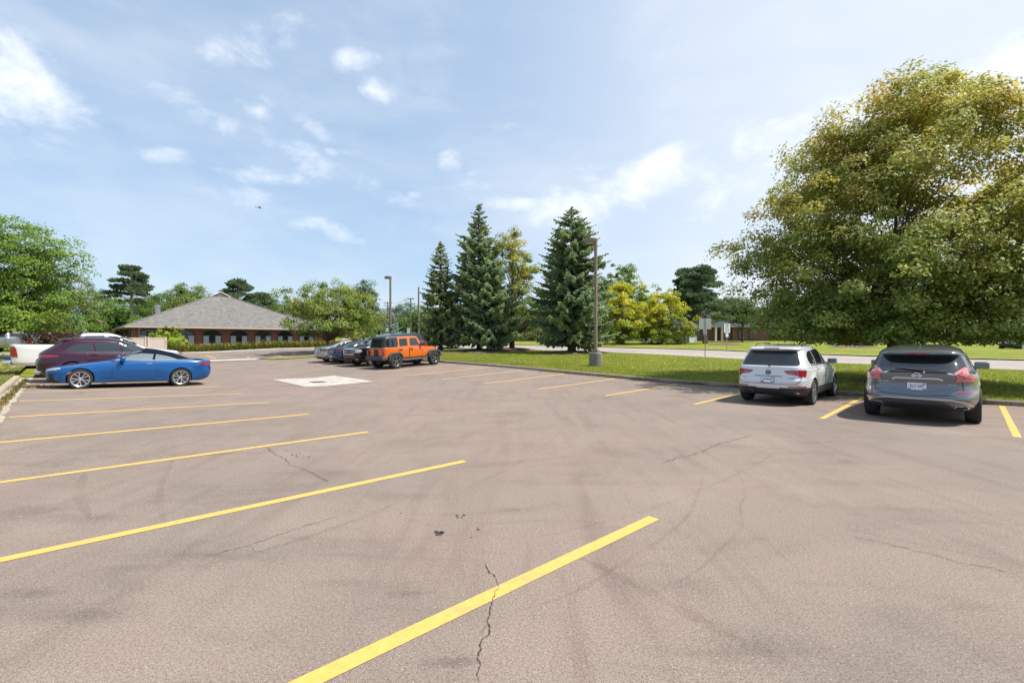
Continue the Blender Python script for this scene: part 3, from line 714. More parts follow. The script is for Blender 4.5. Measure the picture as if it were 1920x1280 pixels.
def speed_sign():
    u, d = 1363, 49.5; x, y, z = at(u, d, .1); root = empty('speed_limit_sign', (x, y, z), R(14)); tag(root, 'white speed limit sign reading 25 beside the far road edge', 'sign')
    h = zat(607, d)-z; MB().box(-.03, .03, 0, .04, -.3, h).build('post', 'galv', root)
    w = .36; pl = MB().rbox(-w, w, -.03, -.008, h-.92, h, .006).build('sign_plate', 'sign_white', root)
    m = MB(); fr = lambda s, sz, zz: m.add(*text_mesh(s, sz, basis((0, -.034, zz), (1, 0, 0), (0, 0, 1), (0, -1, 0))))
    fr('SPEED', .17, h-.13); fr('LIMIT', .17, h-.30); fr('25', .52, h-.62); m.build('lettering', 'ink', pl)
    MB().rbox(-.16, .16, -.028, -.008, h-1.36, h-.98, .005).build('lower_plate', 'sign_white', root)
speed_sign()
def small_sign(u, d, vt, w, h, label, face='sign_white'):
    x, y, z = at(u, d); root = empty('small_sign', (x, y, z)); tag(root, label, 'sign'); zz = zat(vt, d)-z
    MB().tube([(0, 0, -.3), (0, 0, zz)], .03, 6).build('post', 'galv', root); MB().rbox(-w/2, w/2, -.05, -.03, zz-h, zz+.03, .004).build('sign_plate', face, root)
small_sign(726, 62, 615, .32, .45, 'tiny pale sign on thin post left of the far lamp post')
small_sign(766, 60, 615.5, .36, .62, 'small white sign on post behind the orange off-roader roof')
small_sign(671.5, 66, 628, .05, .05, 'thin bare metal stake under the round ornamental tree', 'galv')
def utility_pole(u, d, vt, label, arms, rad=.15, wood='wood_pole'):
    x, y, z = at(u, d); root = empty('utility_pole', (x, y, z), R(8)); tag(root, label, 'utility pole'); h = zat(vt, d)-z
    MB().tube([(0, 0, -.5), (0, 0, h*.5), (0, 0, h)], [rad*1.25, rad*1.05, rad*.85], 10).build('pole', wood, root, True)
    for (dz, L) in arms:
        m = MB(); m.box(-L/2, L/2, -.16, -.06, h-dz-.07, h-dz+.07)
        c = m.build('crossarm', 'wood_pole', root)
        for s in (-.95, -.55, .55, .95): MB().lathe([(.05, h-dz+.07), (.07, h-dz+.14), (.04, h-dz+.26), (0, h-dz+.27)], 8, Matrix.Translation((s*L/2, -.11, 0))).build('insulator', 'galv', c)
    return Vector((x, y, z+h))
T1 = utility_pole(770, 92, 559, 'wooden utility pole with two crossarms beyond the orange off-roader', [(.15, 1.25), (1.15, 1.7)], .13, 'sign_back' if False else 'wood_pole')
T2 = utility_pole(785, 70, 538, 'bare wooden pole without crossarms left of the smallest spruce', [], .12)
T3 = utility_pole(727, 130, 566, 'distant utility pole with crossarms just behind the far lamp post', [(.3, 2.2), (1.0, 2.0)], .16)
small_sign(713.5, 100, 586, .25, .25, 'slender pale street lamp pole between the trees left of far lamp post', 'sign_white')
def wire(a, b, sag, label):
    m = MB(); pts = []
    for i in range(15):
        t = i/14; p = a.lerp(b, t); p.z -= sag*4*t*(1-t); pts.append(p)
    m.tube(pts, .022, 5); tag(m.build('power_line', 'wire', smooth=True), label, 'power line')
wire(T1+Vector((-.6, 0, 0)), T3+Vector((-.5, 0, 0)), .6, 'overhead wire strung between the two poles with crossarms')
FP = Vector(((255-960)/F*92, 92, zat(541, 92)))
wire(Vector(((130-960)/F*75, 75, zat(536, 75))), Vector(((545-960)/F*120, 120, zat(566, 120))), 1.0, 'upper overhead wire crossing behind the tall bare trunked pine')
wire(Vector(((130-960)/F*75, 75, zat(541, 75))), Vector(((545-960)/F*120, 120, zat(569, 120))), 1.3, 'lower overhead wire crossing behind the tall bare trunked pine')
def helicopter():
    d = 760.; c = ((487-960)/F*d, d, zat(389, d)); root = empty('helicopter', c, R(-12)); tag(root, 'tiny dark helicopter high in the blue sky', 'helicopter')
    b = MB(); b.lathe([(.05, -2.2), (.75, -1.7), (1.15, -.6), (1.2, .5), (.8, 1.8), (.3, 2.6)], 16, Matrix.Rotation(R(-90), 4, 'Y')); b.build('fuselage', 'copter', root, True)
    b = MB(); b.tube([(-1.8, 0, .35), (-7.6, 0, .6)], [.35, .14], 8).box(-7.9, -7.3, -.05, .05, .2, 1.9); b.build('tail_boom', 'copter', root)
    b = MB(); b.tube([(0, 0, 1), (0, 0, 1.75)], .12, 6); 
    for a in (20, 110): b.box(-5, 5, -.14, .14, 1.72, 1.78, Matrix.Rotation(R(a), 4, 'Z'))
    b.build('rotor', 'copter', root)
    b = MB()
    for s in (-.9, .9): b.tube([(-1.7, s, -1.7), (1.9, s, -1.7), (2.3, s, -1.45)], .07, 6).tube([(-.8, s*.6, -.8), (-.8, s, -1.7)], .05, 6).tube([(1, s*.6, -.8), (1, s, -1.7)], .05, 6)
    b.build('skid', 'copter', root)
helicopter()
# ------------------------------------------------------------------ vegetation
def unit(a): return a/np.maximum(np.linalg.norm(a, axis=-1, keepdims=True), 1e-9)
def leaf_quads(P, N, L, W, droop=.0):
    """diamond leaves at P with normals N"""
    n = len(P); r = unit(rng.normal(size=(n, 3))); r[:, 2] -= droop
    t = unit(r-(r*N).sum(1, keepdims=True)*N); b = np.cross(N, t)
    l = (L*rng.uniform(.7, 1.3, n))[:, None]/2; w = (W*rng.uniform(.7, 1.3, n))[:, None]/2
    V = np.stack([P-t*l, P+b*w-t*l*.15, P+t*l, P-b*w-t*l*.15], 1).reshape(-1, 3)
    return V, np.arange(4*n).reshape(-1, 4)
def broadleaf(name, label, u, d, vtop, vbot, ru, palette, cat='tree', group=None, leaf=.16, n_clump=160, per=120, trunk=.18, seed=1, prof=None, clump_r=.75, flat=.55, yellow=None, bark=BARK, base=None, lean=0., limbs=26, pts=None, rough=.2, depth=1.0, skew=None, tpow=.9, limb_k=1., bough=.85, per_bough=None, ttop=.72, hmin=.9):
    """crown from vtop to vbot (photo rows) at distance d, half width ru (photo columns)"""
    g = np.random.default_rng(seed); x, y, z = base or at(u, d, .1)
    zt = zat(vtop, d); zb = max(zat(vbot, d), z+.1); Rm = ru/F*d
    root = empty(name, (x, y, z)); tag(root, label, cat, group)
    prof = prof or [(0, .45), (.12, .8), (.35, 1.), (.6, .88), (.8, .62), (.93, .33), (1, .05)]
    pf = pchip(prof); hz = zt-zb; ph = g.uniform(0, 6, 4)
    def Rad(t, a): return Rm*pf(t)*(1+rough*math.sin(2*a+ph[0]+3*t)*.6+rough*math.sin(5*a+ph[1]-7*t)*.5+rough*.5*math.sin(9*t+ph[2]))
    C = []; CR = []
    per_b = per_bough or max(1, min(3, n_clump//60)); tone = []
    while len(C) < n_clump:
        t = g.random()**tpow; a = g.uniform(0, 2*math.pi)
        if g.random() > .25+.75*pf(t): continue
        rr = Rad(t, a)*(1-.62*g.random()**2.2); sk = skew(t) if skew else 0
        cb = np.array((math.cos(a)*rr+sk, math.sin(a)*rr*depth, zb-z+hz*t)); tn = g.random()
        for j in range(per_b):          # a bough: several sprays that hang together
            o_ = g.normal(size=3)*clump_r*bough*np.array([1, 1, .55]); p_ = cb+o_; p_[2] = max(p_[2], zb-z+.1)
            C.append(tuple(p_)); CR.append(clump_r*g.uniform(.5, 1.1)); tone.append(tn)
    C = C[:n_clump]; CR = CR[:n_clump]; tone = np.array(tone[:n_clump])
    C = np.array(C); CR = np.array(CR)
    hub = np.array([lean, 0, zb-z+hz*.3])
    # leaves: each clump a drooping spray
    k = per; m = len(C)
    D = g.normal(size=(m, k, 3)); D = D/np.linalg.norm(D, axis=2, keepdims=True)*(g.random((m, k, 1))**.45)
    D[:, :, 2] *= flat
    Pn = C[:, None]+D*CR[:, None, None]
    out = C-hub; out[:, 2] *= .6; out = unit(out)
    radial = np.linalg.norm(D[:, :, :2], axis=2); Pn[:, :, 2] -= .35*radial**2*CR[:, None]      # sprays droop at the tips
    N = unit(D*np.array([.5, .5, .9])+out[:, None]*.45+np.array([0, 0, .55])+g.normal(size=(m, k, 3))*.42)
    P = Pn.reshape(-1, 3); N = N.reshape(-1, 3)
    V, Fq = leaf_quads(P, N, leaf, leaf*.62, .3)
    pal = np.array(palette, float); ci = g.integers(0, len(pal), m); ci = np.minimum((tone*len(pal)).astype(int), len(pal)-1); base_c = pal[ci]*g.uniform(.88, 1.12, (m, 1))
    cc = np.repeat(base_c, k, 0)
    if yellow is not None:
        yc, y0, amt = yellow; t = (P[:, 2]-(zb-z))/hz; rr = np.hypot(P[:, 0]-lean, P[:, 1])/Rm
        pr = np.clip((t-y0)*1.5+.35*(rr-.55), 0, 1)*amt; patch = np.repeat(.55*g.random(m)+.45*tone, k)
        w_ = np.clip(pr*(.15+1.25*patch)+g.normal(0, .13, len(P)), 0, 1)[:, None]; yy = np.repeat(np.array(yc, float)[np.minimum((g.random(m)*len(yc)).astype(int), len(yc)-1)], k, 0)
        cc = cc*(1-w_)+yy*w_
    cc = cc*g.uniform(.82, 1.18, (len(P), 1))*1.42*np.array([1, 1, 1])
    mknp('crown', V, Fq, LEAF, root, np.repeat(cc, 4, 0))
    # trunk and limbs
    mb = MB(); top = Vector((lean*.5, 0, zb-z+hz*ttop)); r0 = trunk
    mb.tube([(0, 0, -.3), (0, 0, .05), (0, 0, .35), Vector((lean*.25, 0, (zb-z)*.8+hz*.15)), top], [r0*1.6, r0*1.35, r0*1.05, r0*.8, r0*.12], 10)
    idx = g.permutation(m)[:limbs]
    for i in idx:
        c = Vector(C[i]); h0 = min(c.z*.8, max((zb-z)*.6, c.z-.55*math.hypot(c.x, c.y)-.1*hz)); h0 = min(max(h0, hmin), top.z)
        s = Vector((lean*.3*h0/max(top.z, .1), 0, h0)); mid = s.lerp(c, .5)+Vector((g.normal(0, .12), g.normal(0, .12), .10*(c-s).length))
        ra = max(.02, limb_k*r0*.42*(1-h0/(top.z+3)))
        mb.tube([s, s.lerp(mid, .5)+Vector((0, 0, .02)), mid, mid.lerp(c, .55), c], [ra, ra*.75, ra*.55, ra*.35, ra*.12], 6, cap=False)
    mb.build('trunk', bark, root, True, 60)
    return root
def spruce(label, u, d, vtop, vbot, ru, palette, seed, trunk=.22, tilt=0., group='spruces along the road verge', density=1., base=None, fullness=1., prof=None):
    g = np.random.default_rng(seed); x, y, z = base or at(u, d, .1); root = empty('spruce_tree', (x, y, z)); tag(root, label, 'tree', group)
    zt = zat(vtop, d)-z; zb = max(zat(vbot, d)-z, .3); Rm = ru/F*d
    pf = pchip(prof or [(0, .72), (.10, 1.), (.3, .86), (.55, .56), (.8, .24), (.93, .085), (1, .012)])
    mb = MB(); mb.tube([(0, 0, -.3), (0, 0, .1), (0, 0, .5), (tilt*.5, 0, zt*.6), (tilt, 0, zt)], [trunk*1.7, trunk*1.35, trunk, trunk*.55, .02], 10)
    P = []; DIR = []; SZ = []; CC = []; pal = np.array(palette)
    h = zb; 
    while h < zt-.15:
        t = (h-zb)/(zt-zb); nb = int((9-3*t)*density)+1; a0 = g.uniform(0, 6.28)
        for k in range(nb):
            a = a0+2*math.pi*k/nb+g.normal(0, .18); L = Rm*pf(t)*g.uniform(.72, 1.14)
            if g.random() < .08: L *= .6
            hh = h+g.normal(0, .12); dx, dy = math.cos(a), math.sin(a); drop = (.28*(1-t)-.28*t)*L
            def pt(s): return np.array([tilt*hh/zt+dx*L*s, dy*L*s, hh-drop*math.sin(s*1.9)*1.02+.16*L*s**3])
            n_ = max(4, int(L*7.*fullness)); tint = pal[g.integers(0, len(pal))]*g.uniform(.85, 1.15)
            for i in range(n_):
                s = .14+.86*(i+g.random())/n_; c = pt(s); tg = unit(pt(min(s+.03, 1.03))-pt(s-.03)); sd = np.array([-dy, dx, 0.])
                wid = (.40*L*(1-s)+.12)*(.6 if s < .3 else 1)
                for sg in (-1, 1):
                    tw = unit(tg*.75+sd*sg*g.uniform(.5, 1.1)+np.array([0, 0, g.uniform(-.45, .12)]))
                    ll = max(.18, min(wid, .62))*g.uniform(.7, 1.25)
                    P.append(c); DIR.append(tw); SZ.append(ll); CC.append(tint*(1.+.28*(s-.5)))
                    if ll > .36 and g.random() < .75:
                        P.append(c+tw*ll*.5+np.array([0, 0, -.05])); DIR.append(unit(tw+np.array([0, 0, -.55])+g.normal(size=3)*.25)); SZ.append(ll*.65); CC.append(tint)
            if L > .5: mb.tube([pt(0), pt(.5), pt(.95)], [.035+.012*L, .025, .008], 5, cap=False)
        h += (.30+.10*(1-t))*g.uniform(.8, 1.2)*(.8+.25*Rm/3)
    for _ in range(26):
        P.append(np.array([tilt, 0, zt-g.random()*.55])); DIR.append(unit(np.array([g.normal(0, .5), g.normal(0, .5), .8]))); SZ.append(g.uniform(.14, .3)); CC.append(pal[0])
    P = np.array(P); T = np.array(DIR); S = np.array(SZ)[:, None]; CC = np.array(CC); n = len(P)
    nr = unit(np.cross(T, unit(g.normal(size=(n, 3))))); b = np.cross(T, nr); Vs = []
    W = np.clip(S*.30, .07, .15)
    for nn in (nr, b):
        Vs.append(np.stack([P, P+T*S*.45+nn*W, P+T*S, P+T*S*.45-nn*W], 1).reshape(-1, 3))
    V = np.concatenate(Vs); Fq = np.arange(len(V)).reshape(-1, 4)
    cc = np.repeat(CC*g.uniform(.8, 1.2, (n, 1)), 4, 0)*2.15; cc = np.concatenate([cc, cc*.95])
    mknp('crown', V, Fq, NEEDLE, root, cc); mb.build('trunk', BARK, root, True, 60)
    return root
def pine(label, u, d, vtop, vbot, ru, palette, seed, trunk=.2, group=None, pads=70, bare=True, lean=0., per=170, stubs=14, twist=False, name='pine_tree', pad_r=1.0, tsz=.34, prof=None, bark=PBARK):
    g = np.random.default_rng(seed); x, y, z = at(u, d, .1); root = empty(name, (x, y, z)); tag(root, label, 'tree', group)
    zt = zat(vtop, d)-z; zb = max(zat(vbot, d)-z, .5); Rm = ru/F*d; hz = zt-zb
    pf = pchip(prof or [(0, .8), (.2, 1.), (.45, .85), (.7, .6), (.9, .35), (1, .1)])
    mb = MB(); path = [Vector((0, 0, -.3)), Vector((0, 0, .4)), Vector((lean*.35, .1, zt*.45)), Vector((lean*.8, 0, zt*.78)), Vector((lean, 0, zt*.97))]
    if twist: path[1] = Vector((.05, 0, .6)); path[2] = Vector((lean*1.1, .2, zt*.38))
    mb.tube(path, [trunk*1.4, trunk*1.1, trunk*.85, trunk*.5, trunk*.12], 9)
    def axis(hh):
        for a, b in zip(path, path[1:]):
            if hh <= b.z: return a.lerp(b, (hh-a.z)/(b.z-a.z))
        return path[-1]
    P = []; N = []; CC = []; pal = np.array(palette)
    for i in range(pads):
        t = g.random(); a = g.uniform(0, 6.283); rr = Rm*pf(t)*(1-.55*g.random()**1.6); hh = zb+hz*t; ax = axis(max(hh-.25*rr, .5)); c = Vector((axis(hh).x+rr*math.cos(a), rr*math.sin(a), hh))
        mb.tube([ax, ax.lerp(c, .5)+Vector((0, 0, -.05*rr)), c], [trunk*.22, trunk*.13, .015], 5, cap=False)
        R_ = pad_r*g.uniform(.55, 1.2); q = g.normal(size=(per, 3)); q = q/np.linalg.norm(q, axis=1, keepdims=True)*(g.random((per, 1))**.4)*R_*np.array([1, 1, .38])
        P.append(np.array(c)+q); N.append(unit(q*np.array([1, 1, .4])+np.array([0, 0, .55*R_])+g.normal(size=(per, 3))*.3*R_)); CC.append(np.repeat((pal[g.integers(0, len(pal))]*g.uniform(.8, 1.2))[None], per, 0))
    for i in range(stubs):
        hh = zb*g.uniform(.35, 1.); a = g.uniform(0, 6.28); L = Rm*g.uniform(.2, .55); ax = axis(hh); mb.tube([ax, ax+Vector((L*math.cos(a), L*math.sin(a), g.uniform(-.1, .25)*L))], [.045, .012], 5, cap=False)
    P = np.concatenate(P); T = np.concatenate(N); CC = np.concatenate(CC); n = len(P)
    nr = unit(np.cross(T, unit(g.normal(size=(n, 3))))); S = (tsz*g.uniform(.6, 1.3, n))[:, None]
    V = np.stack([P-T*S*.4, P+nr*S*.3, P+T*S*.6, P-nr*S*.3], 1).reshape(-1, 3)
    mknp('crown', V, np.arange(4*n).reshape(-1, 4), NEEDLE, root, np.repeat(CC*g.uniform(.75, 1.25, (n, 1)), 4, 0)*1.35); mb.build('trunk', bark, root, True, 60)
    return root

GR = [(.085, .14, .022), (.11, .165, .028), (.065, .115, .020)]
LOC = [(.10, .165, .018), (.13, .195, .024), (.075, .135, .018), (.115, .18, .02)]
DK = [(.065, .105, .030), (.08, .125, .035), (.095, .135, .04)]
OLV = [(.10, .115, .035), (.085, .105, .03), (.13, .135, .045)]
LIN = [(.095, .150, .028), (.12, .178, .034), (.08, .130, .025), (.16, .205, .040)]
GOLD = [(.42, .345, .060), (.46, .36, .065), (.36, .33, .06), (.42, .29, .065)]
YEL = [(.42, .40, .020), (.35, .37, .02), (.46, .39, .03)]
SP = [(.125, .165, .088), (.145, .185, .105), (.105, .14, .072), (.16, .19, .09)]
SPB = [(.15, .205, .175), (.18, .235, .205), (.13, .175, .14)]
SPO = [(.135, .155, .070), (.11, .14, .068), (.16, .18, .085)]
PN = [(.075, .115, .055), (.09, .135, .06), (.11, .15, .07)]
RED = [(.085, .045, .032), (.11, .06, .042), (.07, .05, .03)]
BUSH = [(0, .92), (.12, 1.), (.45, .92), (.75, .66), (.92, .34), (1, .08)]
VT = 'trees beyond the buildings and road'
# the great linden
broadleaf('linden_tree', 'huge round linden with golden leaf tips shading the two parked crossovers', 1680, 18.6, 162, 632, 254, LIN, leaf=.128, n_clump=1700, per=135, trunk=.30, seed=11, tpow=1.15, limb_k=.55, per_bough=5, bough=.78, ttop=.5, hmin=2.4,
          prof=[(0, .78), (.10, .96), (.33, 1.0), (.48, .96), (.63, .83), (.76, .65), (.87, .48), (.95, .32), (1, .14)], clump_r=.80, flat=.5, yellow=(GOLD, .12, .80), limbs=110, rough=.10, depth=.95, skew=lambda t: .25+.75*t)
broadleaf('locust_tree', 'bright green honey locust with feathery layers at the left edge', -25, 31, 408, 612, 138, LOC, leaf=.165, n_clump=560, per=125, trunk=.2, seed=12,
          prof=[(0, .55), (.1, .95), (.3, 1.05), (.5, .80), (.7, .72), (.88, .52), (1, .1)], clump_r=1.25, flat=.26, limbs=60, rough=.35)
broadleaf('shade_tree', 'olive green tree rising just behind the honey locust', 112, 52, 503, 640, 46, OLV, leaf=.2, n_clump=130, per=110, seed=13, clump_r=.9, group=VT)
# tree line on the left
for i, (u, d, vt, vb, ru, pal, lab) in enumerate([
    (170, 88, 540, 640, 42, DK, 'dark leafy tree between the olive tree and the tall pine'),
    (60, 70, 560, 645, 60, DK, 'dark leafy tree half hidden behind the honey locust'),
    (205, 62, 572, 645, 34, GR, 'mid green bushy tree left of the two narrow arborvitae'),
    (300, 95, 548, 630, 52, GR, 'light green tree low behind the left slope of the brick building roof'),
    (350, 88, 540, 600, 42, [(.10, .15, .025), (.13, .165, .03)], 'rounded tree with pale top behind the middle of the grey roof slope'),
    (150, 50, 585, 640, 34, OLV, 'olive brown bushy tree above the white truck cab'),
    (275, 110, 556, 620, 40, DK, 'dark distant tree right of the tall bare trunked pine'),
    (515, 120, 566, 620, 32, DK, 'small dark tree peeking over the right end of the grey roof'),
    (548, 125, 570, 620, 30, PN, 'dark conifer mass left of the round ornamental tree')]):
    broadleaf('background_tree', lab, u, d, vt, vb+12, ru, pal, prof=BUSH, group=VT, leaf=.3, n_clump=190, per=85, seed=30+i, clump_r=1.15*d/75, trunk=.2, limbs=12)
pine('tall pine with long bare trunk and flat dark crown left of the brick roof', 246, 74, 500, 568, 43, PN, 41, trunk=.24, pads=62, per=190, pad_r=1.0, group='pines behind the brick building',
     prof=[(0, .85), (.1, 1.), (.3, .8), (.55, .68), (.8, .5), (.95, .3), (1, .12)])
pine('wide pine with an open crown behind the peak of the grey roof', 447, 100, 525, 585, 36, PN, 42, trunk=.25, pads=48, pad_r=1.3, tsz=.45, group='pines behind the brick building')
pine('smaller dark pine just right of the roof peak', 484, 104, 548, 592, 34, PN, 43, trunk=.2, pads=42, pad_r=1.3, tsz=.45, group='pines behind the brick building')
# shrubs and columns
for i, (u, vt) in enumerate(((222, 573), (235, 570))):
    broadleaf('arborvitae', ('shorter' if i == 0 else 'taller')+' of the two narrow green arborvitae left of the brick building', u, 60, vt, 640, 8.5, [(.075, .14, .022), (.06, .115, .02)], leaf=.16, n_clump=90, per=60, seed=50+i, clump_r=.35, flat=1.1, trunk=.08, limbs=4, rough=.05,
              prof=[(0, .9), (.3, 1.), (.6, .8), (.85, .45), (1, .05)], group='arborvitae by the brick building')
spruce('small silvery blue spruce behind the plum crossover', 143, 47, 575, 645, 28, SPB, 61, trunk=.12, group='background spruces', fullness=.8)
for i, (u, d, vt, ru, lab) in enumerate(((88, 37, 616, 24, 'low burgundy shrub behind the white truck bed'), (118, 40, 604, 22, 'taller burgundy shrub beside the silvery blue spruce'))):
    broadleaf('burgundy_shrub', lab, u, d, vt, 650, ru, RED, cat='shrub', leaf=.12, n_clump=70, per=70, seed=70+i, clump_r=.4, flat=.8, trunk=.06, limbs=10, group='burgundy shrubs behind the trucks')
broadleaf('green_shrub', 'dark green shrub between the far left pickups and burgundy shrubs', 40, 52, 600, 650, 40, GR, cat='shrub', leaf=.16, n_clump=90, per=80, seed=75, clump_r=.55, flat=.8, trunk=.06, limbs=10)
broadleaf('lime_shrub', 'small lime green bush beside the beige fence at the brick wall', 316, 44.5, 616.5, 650, 23, [(.20, .28, .022), (.26, .32, .03), (.15, .22, .02)], cat='shrub', leaf=.12, n_clump=75, per=75, seed=76, clump_r=.32, flat=.8, trunk=.05, limbs=16)
# ornamental pear and neighbours
broadleaf('ornamental_tree', 'round ornamental tree with mottled yellow green leaves behind the parked sedans', 614, 44, 533, 628, 76, [(.15, .20, .036), (.18, .22, .045), (.12, .17, .03), (.21, .225, .06)], leaf=.16, n_clump=330, per=105, trunk=.13, seed=80, per_bough=2, clump_r=.62, flat=.7, limbs=60, rough=.32,
          prof=[(0, .55), (.12, .85), (.35, 1.), (.6, .93), (.8, .7), (.93, .42), (1, .12)], skew=lambda t: .35)
broadleaf('sapling', 'thin young yellow tree beneath the round ornamental tree', 659, 62, 618, 636, 10, [(.22, .24, .02), (.28, .27, .03)], leaf=.16, n_clump=24, per=60, seed=81, clump_r=.3, trunk=.03, limbs=6)
for i, (u, d, vt, vb, ru, pal, lab) in enumerate([
    (585, 110, 586, 640, 40, DK, 'dark trees behind the round ornamental tree on its left'),
    (650, 118, 590, 630, 40, GR, 'green trees behind the round ornamental tree on its right'),
    (682, 80, 534, 640, 20, DK, 'tall dark tree peeking out behind the round ornamental tree'),
    (712, 120, 584, 640, 24, DK, 'distant low trees left of the far lamp post'),
    (748, 130, 574, 640, 22, [(.05, .075, .03), (.065, .09, .035)], 'distant dark round tree between lamp post and crossarm pole'),
    (775, 110, 577, 640, 24, [(.06, .12, .022), (.08, .15, .025)], 'bright green distant tree behind the crossarm pole'),
    (795, 95, 590, 645, 24, GR, 'green tree low behind the smallest roadside spruce'),
    (760, 100, 600, 645, 22, DK, 'dark bushy tree at the foot of the crossarm pole'),
    (980, 110, 560, 640, 60, GR, 'green tree mass across the road between the spruces'),
    (1040, 120, 575, 640, 60, OLV, 'olive tree mass across the road behind the tall lamp'),
    (880, 115, 575, 640, 60, GR, 'green tree mass across the road left of the tallest spruce')]):
    broadleaf('background_tree', lab, u, d, vt, vb+12, ru, pal, prof=BUSH, group=VT, leaf=.3, n_clump=170, per=85, seed=90+i, clump_r=1.15*d/85, trunk=.2, limbs=12)
spruce('blue green spruce behind the far lamp post', 735, 72, 590, 648, 27, SPB, 100, group='background spruces', fullness=.6)
# roadside spruces
spruce('smallest roadside spruce with olive needles beside the orange off-roader', 826, 44, 455, 634, 52, SPO, 101, trunk=.2, fullness=.85, prof=[(0, .78), (.08, 1.), (.25, .8), (.5, .66), (.75, .40), (.92, .16), (1, .02)])
spruce('tallest spruce in the middle of the roadside group', 898, 44.5, 384, 628, 70, SP, 102, trunk=.22, prof=[(0, .8), (.08, 1.), (.3, .88), (.5, .74), (.65, .62), (.78, .36), (.9, .20), (1, .02)])
spruce('shorter second spruce leaning against the tallest spruce', 916, 43.5, 470, 630, 66, [(.15, .19, .10), (.165, .205, .105), (.13, .18, .10)], 103, trunk=.18, prof=[(0, .8), (.1, 1.), (.35, .9), (.6, .66), (.82, .36), (1, .03)])
spruce('broad dense spruce just left of the tall lamp post', 1072, 41, 391, 634, 84, SP, 104, trunk=.34, prof=[(0, .62), (.07, .95), (.22, 1.), (.45, .80), (.65, .68), (.82, .44), (.93, .22), (1, .03)], tilt=.0)
broadleaf('golden_linden', 'golden linden tree squeezed between the two largest spruces', 960, 46.5, 440, 635, 62, LIN, leaf=.19, n_clump=230, per=95, trunk=.26, seed=105, clump_r=.7, yellow=(GOLD, .2, .5), limbs=50, prof=[(0, .6), (.15, .9), (.4, 1.), (.65, .86), (.85, .6), (.95, .35), (1, .1)])
# across the road
broadleaf('maple_tree', 'green maple with upright top behind the yellow leaved trees', 1163, 76, 500, 632, 50, [(.12, .18, .028), (.15, .205, .032), (.10, .155, .025)], leaf=.26, n_clump=300, per=85, trunk=.25, seed=110, clump_r=.9, yellow=(YEL, .5, .12), limbs=40)
broadleaf('yellow_tree', 'yellow green tree right of the tall lamp post across the road', 1166, 68, 530, 640, 42, [(.13, .19, .022), (.17, .22, .025)], leaf=.24, n_clump=260, per=85, trunk=.28, seed=111, clump_r=.8, yellow=(YEL, .05, .95), limbs=40, group='yellow leaved trees across the road')
broadleaf('yellow_tree', 'brightest yellow spreading tree over the grey vinyl fence', 1243, 70, 551, 645, 54, [(.13, .185, .02), (.17, .22, .025), (.10, .15, .02)], leaf=.24, n_clump=280, per=85, trunk=.2, seed=112, clump_r=.8, yellow=(YEL, .15, .95), limbs=40, group='yellow leaved trees across the road')
broadleaf('maple_tree', 'rounded green tree between the two yellow leaved trees', 1212, 92, 528, 630, 44, [(.13, .17, .03), (.10, .15, .025)], leaf=.28, n_clump=120, per=85, trunk=.2, seed=113, clump_r=1., yellow=(YEL, .4, .2), limbs=20)
pine('twisted dark pine with bent pale trunk before the brown brick building', 1322, 74, 502, 600, 46, PN, 114, trunk=.36, lean=-.7, twist=True, pads=130, per=150, pad_r=1.05, tsz=.36, stubs=20, name='twisted_pine', group='pines before the brown brick building', prof=[(0, 1.), (.3, 1.), (.6, .8), (.85, .55), (1, .2)])
pine('second dark pine left of the twisted pine', 1284, 78, 506, 590, 24, PN, 115, trunk=.22, pads=70, per=140, pad_r=1.0, tsz=.36, group='pines before the brown brick building')
for i, (u, d, vt, vb, ru, pal, lab) in enumerate([
    (935, 100, 600, 640, 50, GR, 'low green bushes across the road behind the spruce trunks'),
    (1010, 98, 592, 640, 46, OLV, 'olive bushes across the road between the golden linden and broad spruce'),
    (1110, 105, 596, 640, 50, GR, 'low green bushes across the road behind the lamp pole foot'),
    (1225, 125, 600, 640, 70, GR, 'low green hedge line of trees beyond the yellow trees'),
    (1385, 118, 560, 635, 40, OLV, 'olive tree behind the brown brick building left of the huge linden'),
    (1392, 86, 566, 588, 30, DK, 'dark leafy tree before the brown brick building beside the huge linden'),
    (1700, 120, 540, 635, 90, GR, 'green trees far behind the huge linden trunk'),
    (1880, 110, 500, 628, 100, GR, 'green trees far behind the right part of the huge linden'),
    (1540, 120, 560, 630, 80, DK, 'dark trees behind the brown brick building roof')]):
    broadleaf('background_tree', lab, u, d, vt, vb+12, ru, pal, prof=BUSH, group=VT, leaf=.34, n_clump=120, per=85, seed=120+i, clump_r=1.5, trunk=.2, limbs=12)
# ------------------------------------------------------------------ vehicles
def se_unit(n, th):
    c, s = math.cos(th), math.sin(th)
    return math.copysign(abs(c)**(2/n), c), math.copysign(abs(s)**(2/n), s)
def ring_params(L=4.7, W=1.85, n=6, K=184):
    th = np.linspace(0, 2*np.pi, 6001); P = np.array([se_unit(n, t) for t in th]); P = P*np.array([L/2, W/2])
    s = np.r_[0, np.cumsum(np.linalg.norm(np.diff(P, axis=0), axis=1))]
    return np.interp(np.linspace(0, s[-1], K, endpoint=False), s, th)
RING = ring_params()
def rpoly(poly, r=.02, n=3):
    """round a polygon's corners"""
    out = []; k = len(poly)
    for i in range(k):
        p0, p, p1 = (Vector(poly[(i+j) % k]) for j in (-1, 0, 1)); a = (p0-p); b = (p1-p); d = min(r, a.length*.45, b.length*.45)
        s, e = p+a.normalized()*d, p+b.normalized()*d
        for j in range(n+1):
            t = j/n; out.append(tuple((1-t)**2*s+2*t*(1-t)*p+t*t*e))
    return out
def mirror_y(poly): return [(-a, b) for a, b in poly]
